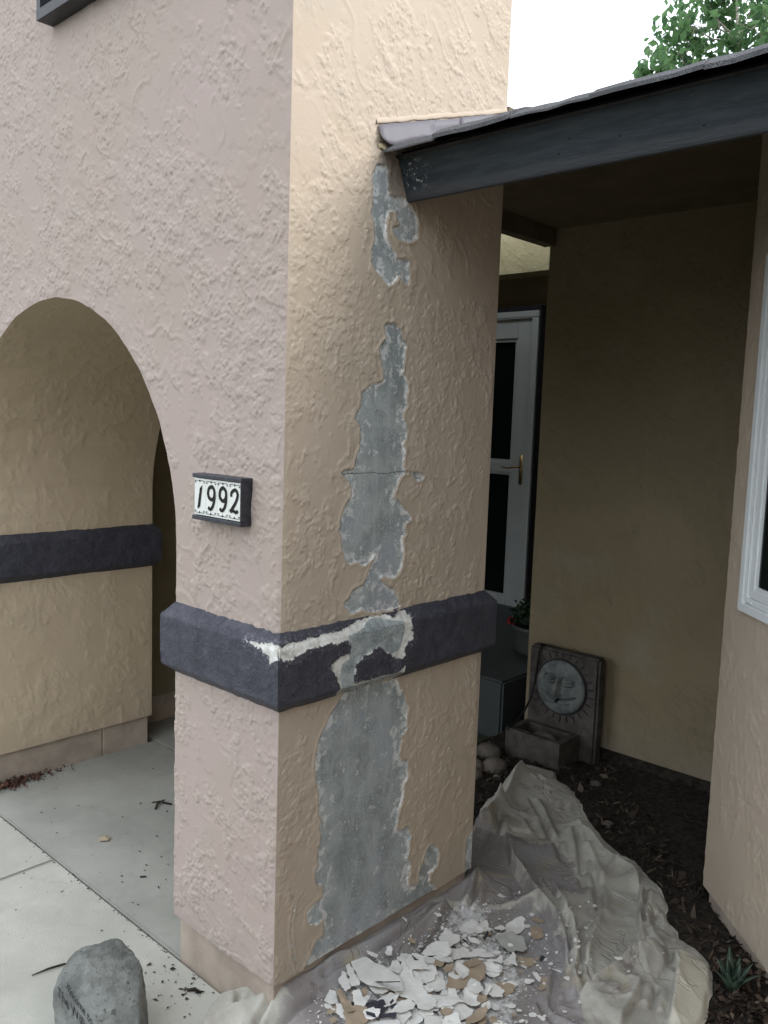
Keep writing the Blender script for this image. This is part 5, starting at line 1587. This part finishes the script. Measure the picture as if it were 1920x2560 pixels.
# reddish heap of leaves against the left pier
n = 900
P = np.c_[-1.93+np.abs(rng.normal(0, .035, n)), .12+rng.normal(0, .11, n)]
bits('leaf_heap', np.c_[P, np.abs(rng.normal(0, .010, n))+.002], rng.uniform(.003, .011, n), tone_material('red_leaves', [(.03, .014, .011), (.07, .030, .022), (.11, .05, .035), (.15, .08, .055)]), rng.uniform(0, 1, n), .5, 'small heap of reddish dead leaves against the left pier', 'stuff', (.3, .8), 'leaves')
# specks on the walkway
n = 170
P = np.c_[rng.normal(-.95, .45, n), rng.normal(.22, .30, n)]
P2 = np.c_[rng.normal(-.33, .09, 70), rng.normal(-.05, .045, 70)]
P = np.r_[P, P2]
P = P[(P[:, 0] < -.47) | (P[:, 1] < -.0)]
P = P[~inside(P, clp)]
bits('litter_specks', np.c_[P, np.full(len(P), .0022)], rng.gamma(2, .0016, len(P))+.0012, m_debris, rng.uniform(0, 1, len(P)), .1, 'dark specks of leaf litter scattered on the concrete walkway', 'stuff', (.25, .7), 'litter')
# crumbs packed along the slab joint
n = 260
P = np.c_[rng.uniform(-1.9, -.46, n), rng.normal(0, .0035, n)]
bits('joint_dirt', np.c_[P, rng.uniform(-.004, .001, n)], rng.uniform(.002, .006, n), m_debris, rng.uniform(0, .6, n), .2, 'dark dirt packed in the walkway joint', 'stuff', (.3, .8), 'dirt')
def twig(pts, r, label):
    return tag(tube('twig', pts, r, m_twig, None, 6), label, 'twig', 'twigs on the walkway')
twig([(-1.30, .47, .004), (-1.33, .50, .010), (-1.34, .54, .006)], [.004, .005, .002], 'stubby dark twig on the shaded slab near the pillar')
twig([(-1.36, .49, .004), (-1.33, .51, .012), (-1.29, .54, .004)], [.002, .004, .003], 'crossed dark twig on the shaded slab near the pillar')
twig([(-.655, -.330, .004), (-.648, -.285, .006), (-.638, -.243, .005), (-.615, -.22, .004)], [.0015, .003, .003, .002], 'thin curved twig lying left of the welcome stone')
twig([(-.30, -.055, .004), (-.285, -.04, .007), (-.265, -.035, .004)], [.004, .005, .003], 'short dark twig between welcome stone and pillar')
twig([(-.90, .16, .003), (-.885, .175, .005)], [.003, .002], 'tiny dark twig in the middle of the shaded slab')
o = mesh_np('paint_flake', [(-1.245, .195, .003), (-1.215, .180, .004), (-1.195, .205, .006), (-1.215, .228, .003), (-1.238, .222, .005), (-1.22, .205, .010)], [(0, 1, 5), (1, 2, 5), (2, 3, 5), (3, 4, 5), (4, 0, 5)], m_flk['t'], None, False)
tag(o, 'single tan paint flake on the shaded walkway slab', 'paint flake')

# ================================================================== aloe
al = thing('aloe_plant', 'green aloe with thick leaves beside the drop cloth edge', 'plant', (.80, .99, .05))
r_ = random.Random(8)
for i in range(15):
    a = i*2.399+.4
    lean = .15+.6*(i/14)
    L = r_.uniform(.065, .10)*(1 if i > 3 else .75)
    dirx, diry = math.cos(a), math.sin(a)
    bm = bmesh.new()
    rings = []
    for k in range(7):
        u = k/6
        w = .021*(1-u)**.75*(.75+.6*u*(1-u)*2)+.0008
        out = L*u*math.sin(lean*(.6+.5*u))
        zz = L*u*math.cos(lean*(.6+.5*u))
        c = Vector((.80+dirx*(out+.008), .99+diry*(out+.008), .052+zz))
        t = Vector((-diry, dirx, 0))
        nrm = Vector((dirx*math.cos(lean), diry*math.cos(lean), -math.sin(lean)))
        rings.append([bm.verts.new(c+t*w), bm.verts.new(c+nrm*w*.55), bm.verts.new(c-t*w), bm.verts.new(c-nrm*w*.12)])
    for A, B in zip(rings, rings[1:]):
        for k in range(4): bm.faces.new((A[k], A[(k+1) % 4], B[(k+1) % 4], B[k]))
    bm.faces.new(rings[-1])
    bmesh.ops.recalc_face_normals(bm, faces=bm.faces)
    bm_obj('leaf', bm, m_aloe, al, True)

# ================================================================== tree behind the roof
tr = thing('tree', 'leafy green tree rising behind the porch roof', 'tree', (-2.05, 8.05, -.03))
trunk = [(-2.05, 8.05, -.1), (-2.08, 8.06, 1.5), (-2.12, 8.07, 3.2), (-2.19, 8.09, 5.04), (-2.27, 8.11, 5.71), (-2.37, 8.15, 6.56)]
bm = bmesh.new()
tube_bm(bm, trunk, [.10, .085, .06, .030, .020, .008], 8)
r_ = random.Random(12)
for (x, y, z, r) in TREE:
    k = min(range(len(trunk)), key=lambda i: abs(trunk[i][2]-(z-.45)))
    s = Vector(trunk[k])
    t_ = Vector((x, y, z))
    mid = (s+t_)/2+Vector((r_.uniform(-.08, .08), r_.uniform(-.08, .08), -.06))
    tube_bm(bm, [s, mid, t_], [.014, .009, .004], 5)
    for q in range(5):
        e = t_+Vector((r_.gauss(0, r*.6), r_.gauss(0, r*.6), r_.gauss(0, r*.55)))
        tube_bm(bm, [mid.lerp(t_, r_.uniform(.4, 1)), e], [.004, .002], 4)
bmesh.ops.recalc_face_normals(bm, faces=bm.faces)
bm_obj('trunk', bm, m_bark, tr, True)
C, T_ = [], []
for (x, y, z, r) in TREE:
    n = int(70+1000*r*r*1.7)
    q = rng.normal(size=(n, 3))
    q /= np.linalg.norm(q, axis=1)[:, None]
    q *= (rng.uniform(0, 1, (n, 1))**.45)*r*rng.uniform(.8, 1.25, (n, 1))
    keep = fbm(q+np.array([x, y, z]), 4.5, 2) > -.10
    C.append((q+np.array([x, y, z]))[keep])
    T_.append(np.clip(rng.normal(.42, .22, keep.sum())+q[keep, 2]/r*.18, 0, 1))
C, T_ = np.concatenate(C), np.concatenate(T_)
n = len(C)
d = rng.normal(size=(n, 3)); d[:, 2] -= .5
d /= np.linalg.norm(d, axis=1)[:, None]
s_ = np.cross(d, rng.normal(size=(n, 3)))
s_ /= np.linalg.norm(s_, axis=1)[:, None]
L = rng.uniform(.034, .062, n)[:, None]
nn_ = np.cross(d, s_)
V = np.stack([C-d*L, C+s_*L*.62+nn_*L*.15, C+d*L*1.1, C-s_*L*.62+nn_*L*.15], 1).reshape(-1, 3)
mesh_np('crown', V, np.arange(4*n).reshape(n, 4), m_leaf, tr, False, {'tone': np.repeat(T_, 4)})
